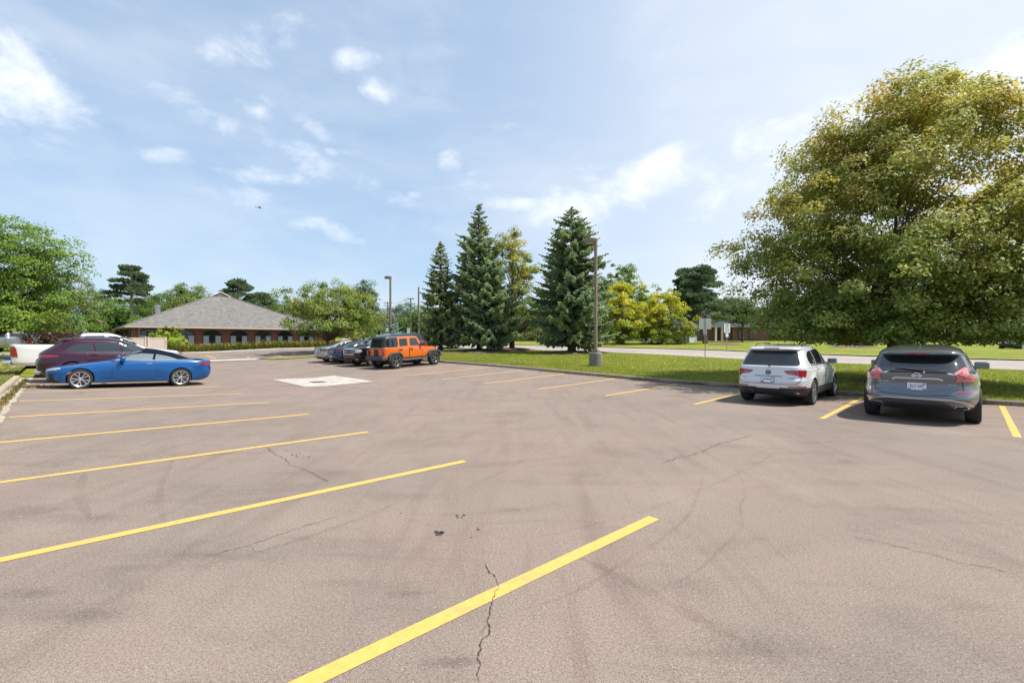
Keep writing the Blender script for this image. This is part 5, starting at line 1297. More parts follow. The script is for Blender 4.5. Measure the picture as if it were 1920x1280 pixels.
# ---------- plain sedans
def sedan(name, label, paint, x=0., cat='sedan', group=None, glass='glass_dark', rim='alloy', lamp='lamp_dark', style='five'):
    c = Car(name, label, cat, 4.85, 1.45,
        rear=[(.22, .30), (.32, .10), (.5, .0), (.7, .02), (.9, .06), (.99, .07), (1.03, .16), (1.055, .40), (1.09, .62), (1.2, .92), (1.3, 1.25), (1.38, 1.6), (1.43, 1.95), (1.45, 2.3)],
        front=[(.18, 4.6), (.3, 4.8), (.5, 4.85), (.65, 4.82), (.74, 4.65), (.80, 4.3), (.88, 3.85), (.95, 3.5), (1.0, 3.3), (1.08, 3.15), (1.25, 2.8), (1.37, 2.5), (1.43, 2.3), (1.45, 2.35)],
        width=[(.18, .85), (.3, .90), (.55, .925), (.8, .915), (.92, .89), (1.0, .85), (1.06, .80), (1.2, .73), (1.33, .64), (1.4, .54), (1.435, .42), (1.45, .25)],
        paint=paint, wheels=(1.05, 3.90), wr=.335, ww=.23, nr=4.6, nf=4.6, group=group)
    c.wheelset(style, rim, rr=.72)
    c.panel('side_window', 'L', rpoly([(1.75, 1.02), (.95, 1.05), (1.25, 1.22), (1.72, 1.32)], .04), glass, .005, both=True)
    c.panel('side_window', 'L', rpoly([(2.95, 1.02), (1.83, 1.02), (1.80, 1.33), (2.28, 1.33), (2.62, 1.22)], .04), glass, .005, both=True)
    c.panel('rear_window', 'B', rpoly([(-.66, 1.10), (.66, 1.10), (.50, 1.36), (-.50, 1.36)], .08), glass, .005); c.panel('windshield', 'F', rpoly([(-.68, 1.04), (.68, 1.04), (.52, 1.36), (-.52, 1.36)], .06), glass, .005)
    c.strip('window_trim', 'L', [(3.05, .995), (.85, 1.02)], .018, 'chrome', .008, True)
    c.door(3.02, 1.88, .32, .97, 2.02, .88); c.door(1.86, .98, .32, .97, 1.05, .90, poly=[(1.45, .32), (1.86, .32), (1.86, .97), (1.0, .98), (1.12, .72)])
    c.pair('tail_light', 'B', [(.34, .84), (.79, .80), (.79, .93), (.38, .92)], lamp, .007, side=[(.08, .80), (.48, .86), (.44, .92), (.06, .94)])
    c.seam('trunk_gap', 'B', rpoly([(-.72, .62), (.72, .62), (.72, 1.0), (-.72, 1.0)], .05), .012, closed=True)
    c.pair('headlight', 'F', [(.5, .62), (.86, .68), (.8, .75), (.55, .72)], 'lamp_clear', .006); c.panel('grille', 'F', rpoly([(-.45, .42), (.45, .42), (.48, .62), (-.48, .62)], .06), 'black_trim', .006)
    c.panel('bumper_trim', 'B', rpoly([(-.75, .24), (.75, .24), (.68, .36), (-.68, .36)], .03), 'cladding', .006)
    c.plate('B', 0, .50 if x else .74, 'KGR 5' if x else 'BTM 71'); c.mirrors(2.86, .98, 1.04)
    return c
GE = 'cars parked nose in along the east kerb'
sedan('sedan_car', 'silver sedan farthest along the east kerb row', 'paint_silver', 0, group=GE).place(16.75, 31.95, A2, 1.0, 2)
sedan('sedan_car', 'dark navy sedan parked between the silver sedan and the black truck fronted vehicle', 'paint_navy_sedan', 1, group=GE, glass='glass_mid').place(16.75, 29.75, A2, 1.02, 2)
# ---------- black full-size utility vehicle, nose out
def black_suv():
    c = Car('utility_car', 'black full size utility vehicle backed in with its chrome grille showing', 'utility vehicle', 5.2, 1.89,
        rear=[(.4, .15), (.6, .02), (1.0, .0), (1.2, .05), (1.5, .16), (1.78, .28), (1.84, .38), (1.875, .8), (1.89, 1.5)],
        front=[(.32, 4.95), (.42, 5.12), (.6, 5.2), (.95, 5.2), (1.08, 5.12), (1.15, 4.9), (1.19, 4.5), (1.23, 4.0), (1.27, 3.72), (1.32, 3.62), (1.55, 3.30), (1.75, 2.98), (1.84, 2.75), (1.875, 2.5), (1.89, 2.2)],
        width=[(.32, .93), (.45, 1.0), (.7, 1.02), (1.1, 1.02), (1.25, .99), (1.34, .955), (1.55, .88), (1.75, .80), (1.83, .74), (1.875, .6), (1.89, .4)],
        paint='paint_black', wheels=(1.25, 4.2), wr=.405, ww=.28, nr=8, nf=8, group=GE)
    c.wheelset('six', 'alloy', rr=.66)
    for a, b in (((3.55, 1.36), (2.62, 1.36)), ((2.52, 1.36), (1.62, 1.36)), ((1.52, 1.36), (.45, 1.36))):
        top = 1.74; c.panel('side_window', 'L', rpoly([a, b, (b[0]+.06, top), (a[0]-(.42 if a[0] > 3 else .05), top)], .04), 'glass_dark', .005, both=True)
    c.panel('windshield', 'F', rpoly([(-.82, 1.36), (.82, 1.36), (.68, 1.76), (-.68, 1.76)], .06), 'glass_pale', .006)
    c.door(3.6, 2.58, .55, 1.30, 2.75, 1.12); c.door(2.55, 1.55, .55, 1.30, 1.75, 1.12)
    gf = c.panel('grille', 'F', rpoly([(-.62, .74), (.62, .74), (.62, 1.06), (-.62, 1.06)], .05), 'black_trim', .02, .03)[0]; c.seam('grille_frame', 'F', rpoly([(-.60, .76), (.60, .76), (.60, 1.04), (-.60, 1.04)], .04), .05, 'chrome', .032, parent=gf, closed=True); c.seam('grille_bar', 'F', [(-.56, .905), (.56, .905)], .035, 'chrome', .03, parent=gf)
    c.panel('grille_mesh', 'F', rpoly([(-.56, .79), (.56, .79), (.56, .88), (-.56, .88)], .03), 'black_trim', .028, .01, parent=gf); c.panel('grille_mesh', 'F', rpoly([(-.56, .93), (.56, .93), (.56, 1.01), (-.56, 1.01)], .03), 'black_trim', .028, .01, parent=gf)
    l, n = c.hit('F', 0, .905); T = basis(l+n*.036, (0, 1, 0), (0, 0, 1), (1, 0, 0)); m = MB(); m.prism([(-.14, -.026), (.10, -.026), (.14, .026), (-.10, .026)], .012, T).prism([(-.05, -.055), (.03, -.055), (.05, .055), (-.03, .055)], .011, T); m.build('emblem', 'bronze_orange', gf)
    c.pair('headlight', 'F', [(.68, .82), (.90, .84), (.90, 1.02), (.68, 1.04)], 'lamp_clear', .012, side=[(5.14, .84), (4.86, .90), (4.90, 1.03), (5.14, 1.05)])
    c.panel('front_bumper_trim', 'F', rpoly([(-.9, .36), (.9, .36), (.86, .56), (-.86, .56)], .04), 'cladding', .01); c.pair('fog_lamp', 'F', rpoly([(.66, .42), (.82, .42), (.82, .50), (.66, .50)], .02), 'lamp_clear', .016)
    c.mirrors(3.42, 1.14, 1.38, sc_=1.15); c.strip('window_trim', 'L', [(3.62, 1.335), (.4, 1.335)], .025, 'chrome', .008, True)
    c.pair('tail_light', 'B', [(.82, .95), (.98, .95), (.94, 1.35), (.80, 1.35)], 'lamp_red', .01)
    c.place(16.65, 26.95, -A2, 1.0, 2)
black_suv()
# ---------- orange off-roader
def offroader():
    L_ = 4.4
    c = Car('offroad_car', 'bright orange four door off-roader with black hard top', 'off-roader', L_, 1.84,
        rear=[(.52, .06), (.56, .03), (1.0, .02), (1.17, .02), (1.19, .05), (1.5, .12), (1.74, .18), (1.80, .24), (1.82, .5), (1.835, 1.0)],
        front=[(.52, 4.05), (.6, 4.14), (.95, 4.16), (1.06, 4.12), (1.10, 3.9), (1.14, 3.2), (1.17, 2.98), (1.20, 2.92), (1.45, 2.78), (1.72, 2.60), (1.79, 2.52), (1.82, 2.3), (1.835, 1.9)],
        width=[(.52, .72), (.58, .76), (.8, .775), (1.1, .775), (1.17, .765), (1.22, .745), (1.5, .70), (1.72, .66), (1.80, .62), (1.825, .52), (1.835, .4)],
        paint='paint_orange', wheels=(.74, 3.70), wr=.425, ww=.29, nr=12, nf=10, arch=1.12, flare=0,
        taper=[(-1, 1), (2.75, 1), (3.0, .985), (4.2, .80)], group=GE,
        top=(lambda x, y, z: z > 1.76 or (z > 1.185 and x < 1.02), 'black_top', 'hard_top'))
    for wx in c.wheels: pass
    c.wheelset('wide', 'gun_alloy', track=.80, rr=.60, knob=True)
    # flat fender flares arching over each wheel
    for wx, a0, a1 in ((.74, 20, 172), (3.70, 12, 165)):
        for sg in (1, -1):
            m = MB(); n_ = 14; V = []; y0, y1 = sg*.60, sg*.955
            for i in range(n_+1):
                a = R(a0+(a1-a0)*i/n_); cx, cz = math.cos(a), math.sin(a); k = min(1/max(abs(cx), .001)*.52, 1/max(abs(cz), .001)*.50, .575)
                for (yy, dr) in ((y0, 0), (y1, -.012), (y1, -.085), (y0, -.06)): V.append((wx-L_/2+cx*(k+dr), yy, .425+cz*(k+dr)))
            Fc = [(4*i+j, 4*i+(j+1) % 4, 4*i+4+(j+1) % 4, 4*i+4+j) for i in range(n_) for j in range(4)]+[(0, 1, 2, 3), tuple(4*n_+j for j in (3, 2, 1, 0))]
            o = m.add(V, Fc).build('fender_flare', 'flare', c.root); bm = bmesh.new(); bm.from_mesh(o.data); bmesh.ops.recalc_face_normals(bm, faces=bm.faces[:]); bm.to_mesh(o.data); bm.free()
    W = 'glass_dark'
    c.panel('side_window', 'L', rpoly([(.90, 1.24), (.20, 1.24), (.24, 1.66), (.88, 1.68)], .05), W, .012, .016, both=True)
    c.panel('side_window', 'L', rpoly([(1.72, 1.25), (1.12, 1.25), (1.15, 1.67), (1.70, 1.68)], .06), W, .012, .016, both=True)
    c.panel('side_window', 'L', rpoly([(2.62, 1.25), (1.90, 1.25), (1.92, 1.68), (2.44, 1.68)], .06), 'glass_mid', .012, .016, both=True)
    c.panel('windshield', 'F', rpoly([(-.62, 1.24), (.62, 1.24), (.56, 1.68), (-.56, 1.68)], .05), 'glass_mid', .01)
    c.panel('rear_window', 'B', rpoly([(-.58, 1.22), (.58, 1.22), (.52, 1.68), (-.52, 1.68)], .05), W, .012)
    for v, sg in (('L', 1), ('R', -1)):
        for pl, hx in (([(1.04, .62), (1.04, 1.20), (1.78, 1.20), (1.78, .62), (1.35, .60), (1.18, .80)], 1.20), ([(1.82, .60), (1.82, 1.20), (2.78, 1.20), (2.86, .60)], 1.98)):
            d = c.surf(MB(), v, rpoly(pl, .05), .012, .016, .09).build('door', 'paint_orange', c.root, True, 60); c.seam('door_gap', v, rpoly(pl, .05), .016, 'black_trim', .0135, parent=d, closed=True)
            l, n = c.hit(v, hx, 1.06); T = Matrix.Translation(l+n*.03); MB().rbox(-.10, .10, -.018, .018, -.03, .03, .012, T).build('handle', 'black_trim', d, True)
    c.panel('hinge', 'L', rpoly([(2.80, .95), (2.95, .95), (2.95, 1.0), (2.80, 1.0)], .01), 'paint_orange', .02, .02, both=True)
    for sg in (1, -1):
        MB().tube([(1.10-L_/2, sg*.86, .50), (1.35-L_/2, sg*.88, .46), (2.95-L_/2, sg*.88, .46), (3.15-L_/2, sg*.84, .50)], .055, 8).build('side_step', 'flare', c.root, True)
        MB().rbox(-L_/2-.06, -L_/2+.04, sg*.70-.075, sg*.70+.075, .78, 1.06, .015).build('tail_light', 'lamp_red', c.root, True)
    c.panel('tailgate_vent', 'B', rpoly([(-.20, .70), (.18, .70), (.18, 1.10), (-.20, 1.10)], .03), 'black_trim', .016, .02)
    c.seam('tailgate_gap', 'B', rpoly([(-.55, .62), (.60, .62), (.60, 1.15), (-.55, 1.15)], .03), .016, closed=True)
    c.solid('rear_bumper', 'flare', lambda m: m.rbox(-L_/2-.16, -L_/2+.12, -.80, .80, .50, .74, .04)); c.solid('front_bumper', 'flare', lambda m: m.rbox(L_/2-.30, L_/2+.02, -.82, .82, .52, .74, .04))
    c.panel('grille', 'F', rpoly([(-.42, .78), (.42, .78), (.42, 1.02), (-.42, 1.02)], .03), 'black_trim', .01)
    for sg in (1, -1): MB().lathe([(.001, 0), (.10, 0), (.10, .06), (.001, .07)], 20, basis((4.13-L_/2, sg*.52, .92), (0, 1, 0), (0, 0, 1), (1, 0, 0))).build('headlight', 'lamp_clear', c.root, True)
    c.mirrors(2.72, .93, 1.28, 'black_trim', 1.0); c.solid('under_frame', 'well', lambda m: m.box(-1.9, 1.8, -.55, .55, .38, .60))
    c.solid('antenna', 'black_trim', lambda m: m.tube([(3.05-L_/2, -.72, 1.15), (3.0-L_/2, -.72, 2.0)], .008, 5))
    c.place(16.25, 24.2, (math.sin(R(39)), math.cos(R(39))), 1.0, 2, sx=.96)
offroader()
# ---------- white crossover seen from behind
def white_suv():
    c = Car('crossover_car', 'white crossover with dark lower trim under the huge linden', 'crossover', 4.7, 1.66,
        rear=[(.26, .30), (.34, .14), (.42, .05), (.56, .0), (.70, .0), (.745, .035), (.80, .05), (.97, .08), (1.06, .10), (1.10, .15), (1.25, .27), (1.48, .46), (1.515, .48), (1.535, .36), (1.57, .38), (1.60, .55), (1.63, .95), (1.652, 1.5), (1.66, 2.0)],
        front=[(.2, 4.45), (.35, 4.65), (.6, 4.7), (.8, 4.66), (.92, 4.5), (.99, 4.1), (1.05, 3.65), (1.09, 3.42), (1.14, 3.32), (1.32, 3.02), (1.5, 2.66), (1.59, 2.4), (1.63, 2.2), (1.652, 2.1), (1.66, 2.15)],
        width=[(.2, .84), (.34, .895), (.5, .915), (.75, .922), (.93, .918), (1.03, .895), (1.09, .865), (1.3, .795), (1.48, .72), (1.55, .685), (1.60, .63), (1.64, .52), (1.66, .32)],
        paint='paint_white', wheels=(.97, 3.76), wr=.352, ww=.25, nr=6.5, nf=5, clad=(lambda x, y, z: .475 if x > .62 else .50-.03*(abs(y) < .3), 'cladding'))
    c.wheelset('twin', 'alloy', rr=.72)
    c.panel('rear_window', 'B', rpoly([(-.74, 1.09), (.74, 1.09), (.60, 1.495), (-.60, 1.495)], .05), 'glass_dark', .006)
    c.panel('side_window', 'L', rpoly([(1.42, 1.12), (.88, 1.13), (.74, 1.24), (.80, 1.38), (1.0, 1.46), (1.36, 1.50)], .05), 'glass_dark', .006, both=True)
    c.panel('side_window', 'L', rpoly([(2.32, 1.11), (1.50, 1.12), (1.44, 1.50), (2.26, 1.53)], .03), 'glass_dark', .006, both=True)
    c.panel('side_window', 'L', rpoly([(3.26, 1.12), (2.40, 1.11), (2.34, 1.53), (2.62, 1.51), (2.98, 1.34)], .03), 'glass_dark', .006, both=True)
    c.panel('windshield', 'F', rpoly([(-.74, 1.16), (.74, 1.16), (.60, 1.54), (-.60, 1.54)], .05), 'glass_dark', .006)
    c.strip('window_trim', 'L', [(3.34, 1.10), (.86, 1.10)], .016, 'chrome', .008, True)
    c.door(3.36, 2.36, .48, 1.09, 2.52, .98, 'paint_white'); c.door(2.34, 1.36, .48, 1.09, 1.50, .985, 'paint_white', poly=[(1.55, .48), (2.34, .48), (2.34, 1.09), (1.36, 1.09), (1.34, .82)])
    c.strip('crease_shade', 'L', [(4.2, .93), (2.4, .945), (.5, .95)], .010, 'paint_grey', .003, True)  # grey strip paints the shade under the shoulder crease
    # lamps, tailgate, lettering
    for o in c.pair('tail_light', 'B', rpoly([(.38, .955), (.48, .875), (.66, .845), (.85, .80), (.85, .975), (.62, .975)], .015), 'lamp_red', .012, .016, side=[(.14, .80), (.26, .82), (.40, .93), (.36, .975), (.15, .98)]): pass
    c.pair('reversing_light', 'B', rpoly([(.49, .905), (.62, .88), (.62, .905), (.53, .93)], .01), 'lamp_pink', .017, .004)
    c.seam('tailgate_gap', 'B', rpoly([(-.76, .99), (-.78, .70), (-.68, .60), (.68, .60), (.78, .70), (.76, .99)], .05)[3:], .013)
    c.panel('handle_recess', 'B', rpoly([(-.36, .795), (.36, .795), (.34, .815), (-.34, .815)], .008), 'paint_grey', .006)
    c.panel('reflector', 'B', rpoly([(.50, .515), (.86, .515), (.86, .545), (.50, .545)], .008), 'lamp_red', .008); c.panel('reflector', 'B', rpoly([(-.86, .515), (-.50, .515), (-.50, .545), (-.86, .545)], .008), 'lamp_red', .008)
    c.panel('brake_light', 'B', rpoly([(-.20, 1.545), (.20, 1.545), (.20, 1.57), (-.20, 1.57)], .006), 'lamp_dark', .006)
    for sg in (1, -1):
        c.panel('exhaust_trim', 'B', rpoly([(sg*.36, .335), (sg*.74, .345), (sg*.70, .39), (sg*.40, .385)][::sg], .015), 'chrome', .014, .02); c.panel('exhaust_slot', 'B', rpoly([(sg*.42, .345), (sg*.70, .353), (sg*.67, .38), (sg*.44, .376)][::sg], .01), 'well', .018, .01)
        c.solid('roof_rail', 'chrome', lambda m: m.tube([(-1.45, sg*.60, 1.60), (-1.25, sg*.61, 1.675), (.1, sg*.63, 1.69), (.35, sg*.63, 1.61)], .018, 8))
    c.solid('antenna', 'black_trim', lambda m: m.prism([(-.08, 0), (.06, 0), (-.05, .055)], .02, basis((-1.25, .01, 1.63), (1, 0, 0), (0, 0, 1), (0, -1, 0))))
    c.panel('sunroof', 'T', rpoly([(1.2, -.42), (2.5, -.42), (2.5, .42), (1.2, .42)], .05), 'glass_dark', .004)
    l, n = c.hit('B', 0, .905); T = basis(l+Vector((-.008, 0, 0)), (0, -1, 0), (0, 0, 1), (-1, 0, 0))
    m = MB(); m.lathe([(.055, 0), (.066, 0), (.066, .01), (.055, .01)], 24, T, True)
    for a, b in (((-.030, .046), (-.006, .006)), ((-.006, .006), (.0, .02)), ((.0, .02), (.006, .006)), ((.006, .006), (.030, .046)), ((-.050, .022), (-.024, -.046)), ((-.024, -.046), (0, -.002)), ((0, -.002), (.024, -.046)), ((.024, -.046), (.050, .022))):
        d = Vector(b)-Vector(a); nn = Vector((-d.y, d.x)).normalized()*.0055; q = [Vector(a)+nn, Vector(a)-nn, Vector(b)-nn, Vector(b)+nn]; m.prism([tuple(p) for p in q], .009, T)
    m.build('emblem', 'black_trim', c.root)
    c.badge('B', .56, .745, 'TIGUAN', .062); c.badge('B', -.56, .745, '4MOTION', .05, 'black_trim'); c.plate('B', .0, .70, 'JM500')
    c.solid('wiper', 'black_trim', lambda m: m.tube([(-2.275, -.02, 1.10), (-2.255, -.35, 1.115)], .012, 6).lathe([(.001, -.02), (.035, -.02), (.03, .02), (.001, .02)], 10, Matrix.Translation((-2.265, -.02, 1.10))))
    c.mirrors(3.10, 1.0, 1.15, 'paint_white', 1.05); c.pair('headlight', 'F', [(.5, .74), (.86, .76), (.84, .86), (.5, .84)], 'lamp_clear', .006); c.panel('grille', 'F', rpoly([(-.48, .72), (.48, .72), (.48, .84), (-.48, .84)], .03), 'black_trim', .006)
    c.place(16.76, 4.03, A2, 1.0, 2)
white_suv()
# ---------- grey crossover seen from behind
def grey_suv():
    c = Car('crossover_car', 'graphite grey crossover with boomerang tail lights at the right', 'crossover', 4.9, 1.68,
        rear=[(.28, .36), (.36, .18), (.46, .06), (.56, .0), (.66, .04), (.74, .10), (.85, .12), (1.0, .10), (1.07, .10), (1.10, .20), (1.20, .34), (1.42, .58), (1.45, .60), (1.475, .44), (1.51, .45), (1.56, .62), (1.62, 1.0), (1.665, 1.6), (1.68, 2.1)],
        front=[(.22, 4.6), (.4, 4.85), (.65, 4.9), (.85, 4.82), (.96, 4.55), (1.02, 4.1), (1.07, 3.8), (1.12, 3.65), (1.3, 3.30), (1.48, 2.9), (1.58, 2.6), (1.64, 2.4), (1.67, 2.25), (1.68, 2.2)],
        width=[(.22, .86), (.36, .93), (.55, .955), (.75, .955), (.93, .945), (1.05, .915), (1.12, .87), (1.3, .80), (1.45, .735), (1.54, .68), (1.62, .57), (1.66, .45), (1.68, .28)],
        paint='paint_grey', wheels=(1.08, 3.905), wr=.382, ww=.25, nr=4.8, nf=4.6)
    c.wheelset('five', 'alloy', rr=.70)
    c.panel('rear_window', 'B', rpoly([(-.62, 1.10), (.62, 1.10), (.76, 1.16), (.66, 1.43), (-.66, 1.43), (-.76, 1.16)], .05), 'glass_dark', .006)
    c.panel('side_window', 'L', rpoly([(1.80, 1.13), (1.02, 1.22), (1.12, 1.32), (1.4, 1.42), (1.76, 1.46)], .05), 'glass_dark', .006, both=True)
    c.panel('side_window', 'L', rpoly([(2.68, 1.12), (1.88, 1.13), (1.84, 1.465), (2.6, 1.50)], .03), 'glass_dark', .006, both=True)
    c.panel('side_window', 'L', rpoly([(3.60, 1.13), (2.76, 1.12), (2.70, 1.50), (2.95, 1.48), (3.3, 1.31)], .03), 'glass_dark', .006, both=True)
    c.panel('windshield', 'F', rpoly([(-.76, 1.14), (.76, 1.14), (.60, 1.52), (-.60, 1.52)], .05), 'glass_dark', .006)
    c.strip('window_trim', 'L', [(3.62, 1.105), (1.9, 1.105), (.98, 1.195)], .016, 'chrome', .008, True)
    c.door(3.66, 2.70, .46, 1.09, 2.86, .97); c.door(2.68, 1.70, .46, 1.09, 1.86, .985, poly=[(1.85, .46), (2.68, .46), (2.68, 1.09), (1.70, 1.09), (1.62, .85)])
    tl = c.pair('tail_light', 'B', rpoly([(.56, 1.075), (.66, .955), (.86, .91), (.87, 1.02), (.78, 1.05), (.74, 1.205), (.70, 1.20)], .015), 'lamp_pink', .014, .018, side=[(.16, .91), (.52, .95), (.62, 1.03), (.30, 1.05), (.16, 1.04)])
    c.pair('tail_light_core', 'B', rpoly([(.62, 1.07), (.70, .985), (.86, .945), (.86, .965), (.72, 1.005), (.68, 1.12)], .01), 'lamp_red', .018, .004)
    c.seam('tailgate_gap', 'B', [(-.68, .95), (-.70, .74), (-.60, .635), (0, .60), (.60, .635), (.70, .74), (.68, .95)], .013)
    # chrome garnish and sculpted recess
    c.strip('tailgate_garnish', 'B', [(-.56, 1.06), (-.45, 1.085), (.45, 1.085), (.56, 1.06)], .016, 'chrome', .012)
    c.strip('handle_garnish', 'B', [(-.40, .935), (-.34, .965), (.34, .965), (.40, .935)], .034, 'badge', .008)
    c.panel('plate_recess', 'B', rpoly([(-.34, .945), (.34, .945), (.52, .80), (.28, .69), (-.28, .69), (-.52, .80)], .04), 'paint_grey', .004, .006)
    c.panel('reflector', 'B', rpoly([(.58, .675), (.86, .685), (.84, .705), (.60, .70)], .006), 'lamp_red', .009); c.panel('reflector', 'B', rpoly([(-.58, .675), (-.86, .685), (-.84, .705), (-.60, .70)][::-1], .006), 'lamp_red', .009)
    c.strip('bumper_garnish', 'B', [(-.84, .40), (-.70, .50), (-.52, .545), (.52, .545), (.70, .50), (.84, .40)], .024, 'badge', .012)
    c.panel('bumper_trim', 'B', rpoly([(-.56, .31), (.56, .31), (.50, .42), (-.50, .42)], .03), 'cladding', .008)
    c.panel('brake_light', 'B', rpoly([(-.18, 1.475), (.18, 1.475), (.18, 1.498), (-.18, 1.498)], .006), 'lamp_red', .006)
    for sg in (1, -1):
        c.panel('exhaust_trim', 'B', rpoly([(sg*.54, .335), (sg*.80, .345), (sg*.76, .42), (sg*.58, .41)][::sg], .03), 'chrome', .012, .02); c.panel('exhaust_slot', 'B', rpoly([(sg*.57, .35), (sg*.77, .358), (sg*.74, .408), (sg*.60, .40)][::sg], .025), 'well', .017, .01)
    c.solid('antenna', 'paint_grey', lambda m: m.prism([(-.09, 0), (.06, 0), (-.05, .06)], .02, basis((-1.25, .01, 1.632), (1, 0, 0), (0, 0, 1), (0, -1, 0))))
    l, n = c.hit('B', 0, 1.02); T = basis(l+Vector((-.010, 0, 0)), (0, -1, 0), (0, 0, 1), (-1, 0, 0)); m = MB(); m.lathe([(.050, 0), (.068, 0), (.068, .012), (.050, .012)], 24, T, True).box(-.085, .085, -.014, .014, .0, .013, T); m.build('emblem', 'badge', c.root)
    c.badge('B', .50, .875, 'MURANO', .058); c.badge('B', -.50, .845, 'SV AWD', .05); c.plate('B', 0, .79, 'ELC 647')
    c.solid('wiper', 'black_trim', lambda m: m.tube([(-2.235, -.06, 1.125), (-2.19, .25, 1.165)], .012, 6).tube([(-2.185, .36, 1.165), (-2.205, -.32, 1.135)], .008, 6).lathe([(.001, -.02), (.05, -.02), (.035, .03), (.001, .03)], 12, Matrix.Translation((-2.245, -.08, 1.12))))
    c.mirrors(3.40, 1.07, 1.15, 'paint_grey', 1.15); c.pair('headlight', 'F', [(.5, .74), (.88, .78), (.86, .90), (.56, .84)], 'lamp_clear', .006); c.panel('grille', 'F', rpoly([(-.4, .5), (.4, .5), (.3, .8), (-.3, .8)], .03), 'black_trim', .006)
    c.place(15.75, .82, A2, 1.0, 2, sy=1.04)
grey_suv()
# ---------- vehicles seen between the trees
sedan('sedan_car', 'silver vehicle glimpsed on the drive behind the roadside spruces', 'paint_pearl', 1, group='vehicles glimpsed under the trees', glass='glass_mid').place(-8.6, 58., (.93, -.36), 1.12, 0)
sedan('sedan_car', 'dark blue sedan parked under the huge linden near its trunk', 'paint_navy_sedan', 0, group='vehicles glimpsed under the trees', lamp='lamp_red').place((1592-960)/F*66, 66, (-.75, .66), 1., 0)
sedan('sedan_car', 'white sedan just right of the dark blue sedan beyond the road', 'paint_white', 1, group='vehicles glimpsed under the trees').place((1614-960)/F*68, 68.5, (-.75, .66), 1., 0)
sedan('sedan_car', 'black sedan half cut off at the right edge beyond the road', 'paint_black', 1, group='vehicles glimpsed under the trees').place((1912-960)/F*57, 57, (-.94, -.34), 1.12, 0)
sedan('sedan_car', 'small red car far off beyond the low linden branches', 'paint_red', 1, group='vehicles glimpsed under the trees').place((1868-960)/F*98, 98, (.9, .4), 1., 0, 1.6)
sedan('sedan_car', 'black car tucked behind the white pickups at far left', 'paint_black', 1, group='pickup trucks on the left').place((44-960)/F*54, 54, (-.93, .1), 1., 0, .25)
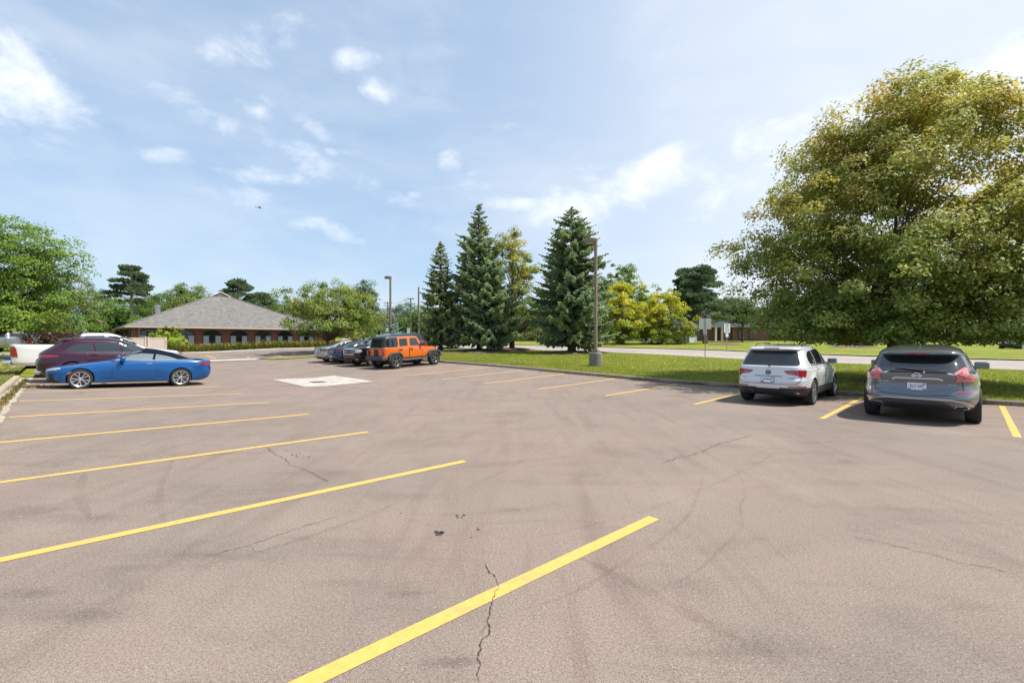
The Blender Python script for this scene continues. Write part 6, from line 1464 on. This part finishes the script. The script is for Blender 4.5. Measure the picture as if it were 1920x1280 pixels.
# ------------------------------------------------------------------ sky, sun, camera
def sky():
    w = bpy.data.worlds.new('World'); sc.world = w; w.use_nodes = True; nt = w.node_tree
    bg = nt.nodes['Background']; el, az = SUN_EL, SUN_AZ
    s = nt.nodes.new('ShaderNodeTexSky'); s.sky_type = 'NISHITA'; s.sun_disc = False; s.sun_elevation = el; s.sun_rotation = az
    s.air_density = 1.0; s.dust_density = 1.6; s.ozone_density = 1.6; s.altitude = 200
    tc = nt.nodes.new('ShaderNodeTexCoord'); D = tc.outputs['Generated']
    def vm(op, a, b=None):
        n = nt.nodes.new('ShaderNodeVectorMath'); n.operation = op
        for i, v in enumerate((a, b)):
            if v is None: continue
            if isinstance(v, (tuple, Vector)): n.inputs[i].default_value = tuple(v)
            else: nt.links.new(v, n.inputs[i])
        return n.outputs['Value'] if op == 'DOT_PRODUCT' else n.outputs[0]
    total = None
    for (u, v, a, b, tilt, k) in CLOUDS:
        c = Vector(((u-960)/F, 1, -(v-640)/F)); ln = c.length; c.normalize()
        right = Vector((c.y, -c.x, 0)).normalized(); up = right.cross(c).normalized()
        t = R(tilt); e1 = right*math.cos(t)+up*math.sin(t); e2 = -right*math.sin(t)+up*math.cos(t)
        ra, rb = a/F/ln, b/F/ln
        s1 = mth(nt, 'MULTIPLY', vm('DOT_PRODUCT', D, e1), 1/ra); s2 = mth(nt, 'MULTIPLY', vm('DOT_PRODUCT', D, e2), 1/rb)
        r2 = mth(nt, 'MULTIPLY_ADD', s1, s1, mth(nt, 'MULTIPLY', s2, s2))
        f = mth(nt, 'MULTIPLY', mth(nt, 'MAXIMUM', mth(nt, 'SUBTRACT', 1., mth(nt, 'MULTIPLY', r2, .38)), 0.), k)
        f = mth(nt, 'MULTIPLY', f, mth(nt, 'GREATER_THAN', vm('DOT_PRODUCT', D, c), .3))
        total = f if total is None else mth(nt, 'MAXIMUM', total, f)
    q = mapping(nt, D, (1, 1, 1.7))
    n1 = nz(nt, q, 9., 10, .62, .3); n2 = nz(nt, q, 3.2, 5, .55, .3)
    dens = mth(nt, 'SUBTRACT', mth(nt, 'MULTIPLY_ADD', total, .95, mth(nt, 'MULTIPLY', n1, 2.6)), 1.66)
    dens = mth(nt, 'MULTIPLY', dens, mth(nt, 'GREATER_THAN', total, .001))
    core = nt.nodes.new('ShaderNodeMapRange'); core.interpolation_type = 'SMOOTHSTEP'
    nt.links.new(dens, core.inputs['Value']); core.inputs['From Min'].default_value = .0; core.inputs['From Max'].default_value = 1.15; core.inputs['To Max'].default_value = .85
    veil = nt.nodes.new('ShaderNodeMapRange'); veil.interpolation_type = 'SMOOTHSTEP'
    nt.links.new(mth(nt, 'ADD', mth(nt, 'MULTIPLY', n2, .8), mth(nt, 'MULTIPLY', nz(nt, mapping(nt, D, (1, 1, 4)), 5, 7, .6, .4), .4)), veil.inputs['Value'])
    veil.inputs['From Min'].default_value = .45; veil.inputs['From Max'].default_value = .85; veil.inputs['To Max'].default_value = .32
    cw = CLOUD_V
    base = mixc(nt, SKY_MIX, s.outputs['Color'], SKY_TINT)
    gl = nt.nodes.new('ShaderNodeMapRange'); gl.interpolation_type = 'SMOOTHSTEP'
    nt.links.new(vm('DOT_PRODUCT', D, Vector((.86, .48, .18)).normalized()), gl.inputs['Value']); gl.inputs['From Min'].default_value = .35; gl.inputs['From Max'].default_value = 1.; gl.inputs['To Max'].default_value = .6
    base = mixc(nt, gl.outputs[0], base, tuple(x*.86 for x in cw))
    c1 = mixc(nt, veil.outputs[0], base, tuple(x*.84 for x in cw))
    c2 = mixc(nt, core.outputs[0], c1, cw)
    nt.links.new(c2, bg.inputs['Color']); bg.inputs['Strength'].default_value = SKY_STR
SUN_DIR = Vector((.99, -.14, 1.6)).normalized()      # towards the sun
SUN_EL = math.asin(SUN_DIR.z); SUN_AZ = math.atan2(SUN_DIR.x, SUN_DIR.y)
SKY_STR = .09
SKY_MIX = .55; SKY_TINT = (3.4, 4.55, 5.95); CLOUD_V = (7.0, 7.2, 7.5)
CLOUDS = [(-20, 130, 150, 95, -20, 1.1), (20, 60, 70, 40, 0, .7), (165, 100, 50, 18, -20, .75), (245, 148, 16, 8, 0, .6), (495, 72, 78, 40, 22, 1.05), (660, 112, 38, 18, 10, .85), (708, 176, 38, 20, -5, .9), (315, 172, 45, 15, 8, .8), (372, 214, 62, 26, -15, .85),
          (478, 203, 34, 12, -12, .7), (575, 228, 54, 16, -22, .75), (505, 190, 22, 9, -25, .6), (300, 290, 52, 16, 0, .75), (250, 243, 24, 8, 0, .6), (475, 328, 80, 15, 4, .85), (590, 308, 85, 22, -20, .72), (680, 343, 80, 24, -12, .8), (425, 368, 80, 22, -4, .75),
          (845, 305, 22, 20, 0, .85), (895, 347, 42, 10, -3, .85), (895, 322, 22, 8, 10, .7), (950, 382, 60, 14, -4, .85), (780, 365, 20, 7, 0, .7), (620, 430, 140, 18, -8, .62),
          (1560, 255, 380, 70, 14, .72), (1250, 340, 260, 60, 14, .75), (1120, 375, 130, 34, 14, .95), (1230, 310, 80, 34, 20, 1.0), (1330, 300, 130, 24, 14, .85), (1450, 265, 80, 14, 16, .7), (1450, 228, 22, 7, 10, .7), (1930, 130, 130, 50, -8, 1.15), (1930, 210, 60, 50, 0, .9), (1905, 66, 22, 10, 0, .7),
          (620, 288, 14, 8, 0, .6), (665, 286, 28, 7, 0, .55), (945, 235, 40, 8, 10, .5), (1060, 350, 60, 14, 10, .6)]
sky()
L = bpy.data.lights.new('sun', 'SUN'); L.energy = 4.0; L.angle = R(.55); L.color = (1., .955, .88)
lo = bpy.data.objects.new('sun', L); col.objects.link(lo); lo.rotation_euler = SUN_DIR.to_track_quat('Z', 'Y').to_euler(); lo.location = (30, 0, 40)
cd = bpy.data.cameras.new('camera'); cd.sensor_width = 36; cd.lens = 36*F/1920; cd.clip_end = 5000; cd.clip_start = .05
co = bpy.data.objects.new('camera', cd); col.objects.link(co); co.location = (0, 0, CAMH); co.rotation_euler = (R(90), 0, 0); sc.camera = co
sc.view_settings.view_transform = 'Standard'; sc.view_settings.look = 'None'; sc.view_settings.exposure = .93; sc.view_settings.gamma = 1
sc.render.engine = 'CYCLES'; sc.cycles.max_bounces = 6; sc.cycles.diffuse_bounces = 3; sc.cycles.glossy_bounces = 3; sc.cycles.transparent_max_bounces = 6
sc.cycles.use_denoising = True
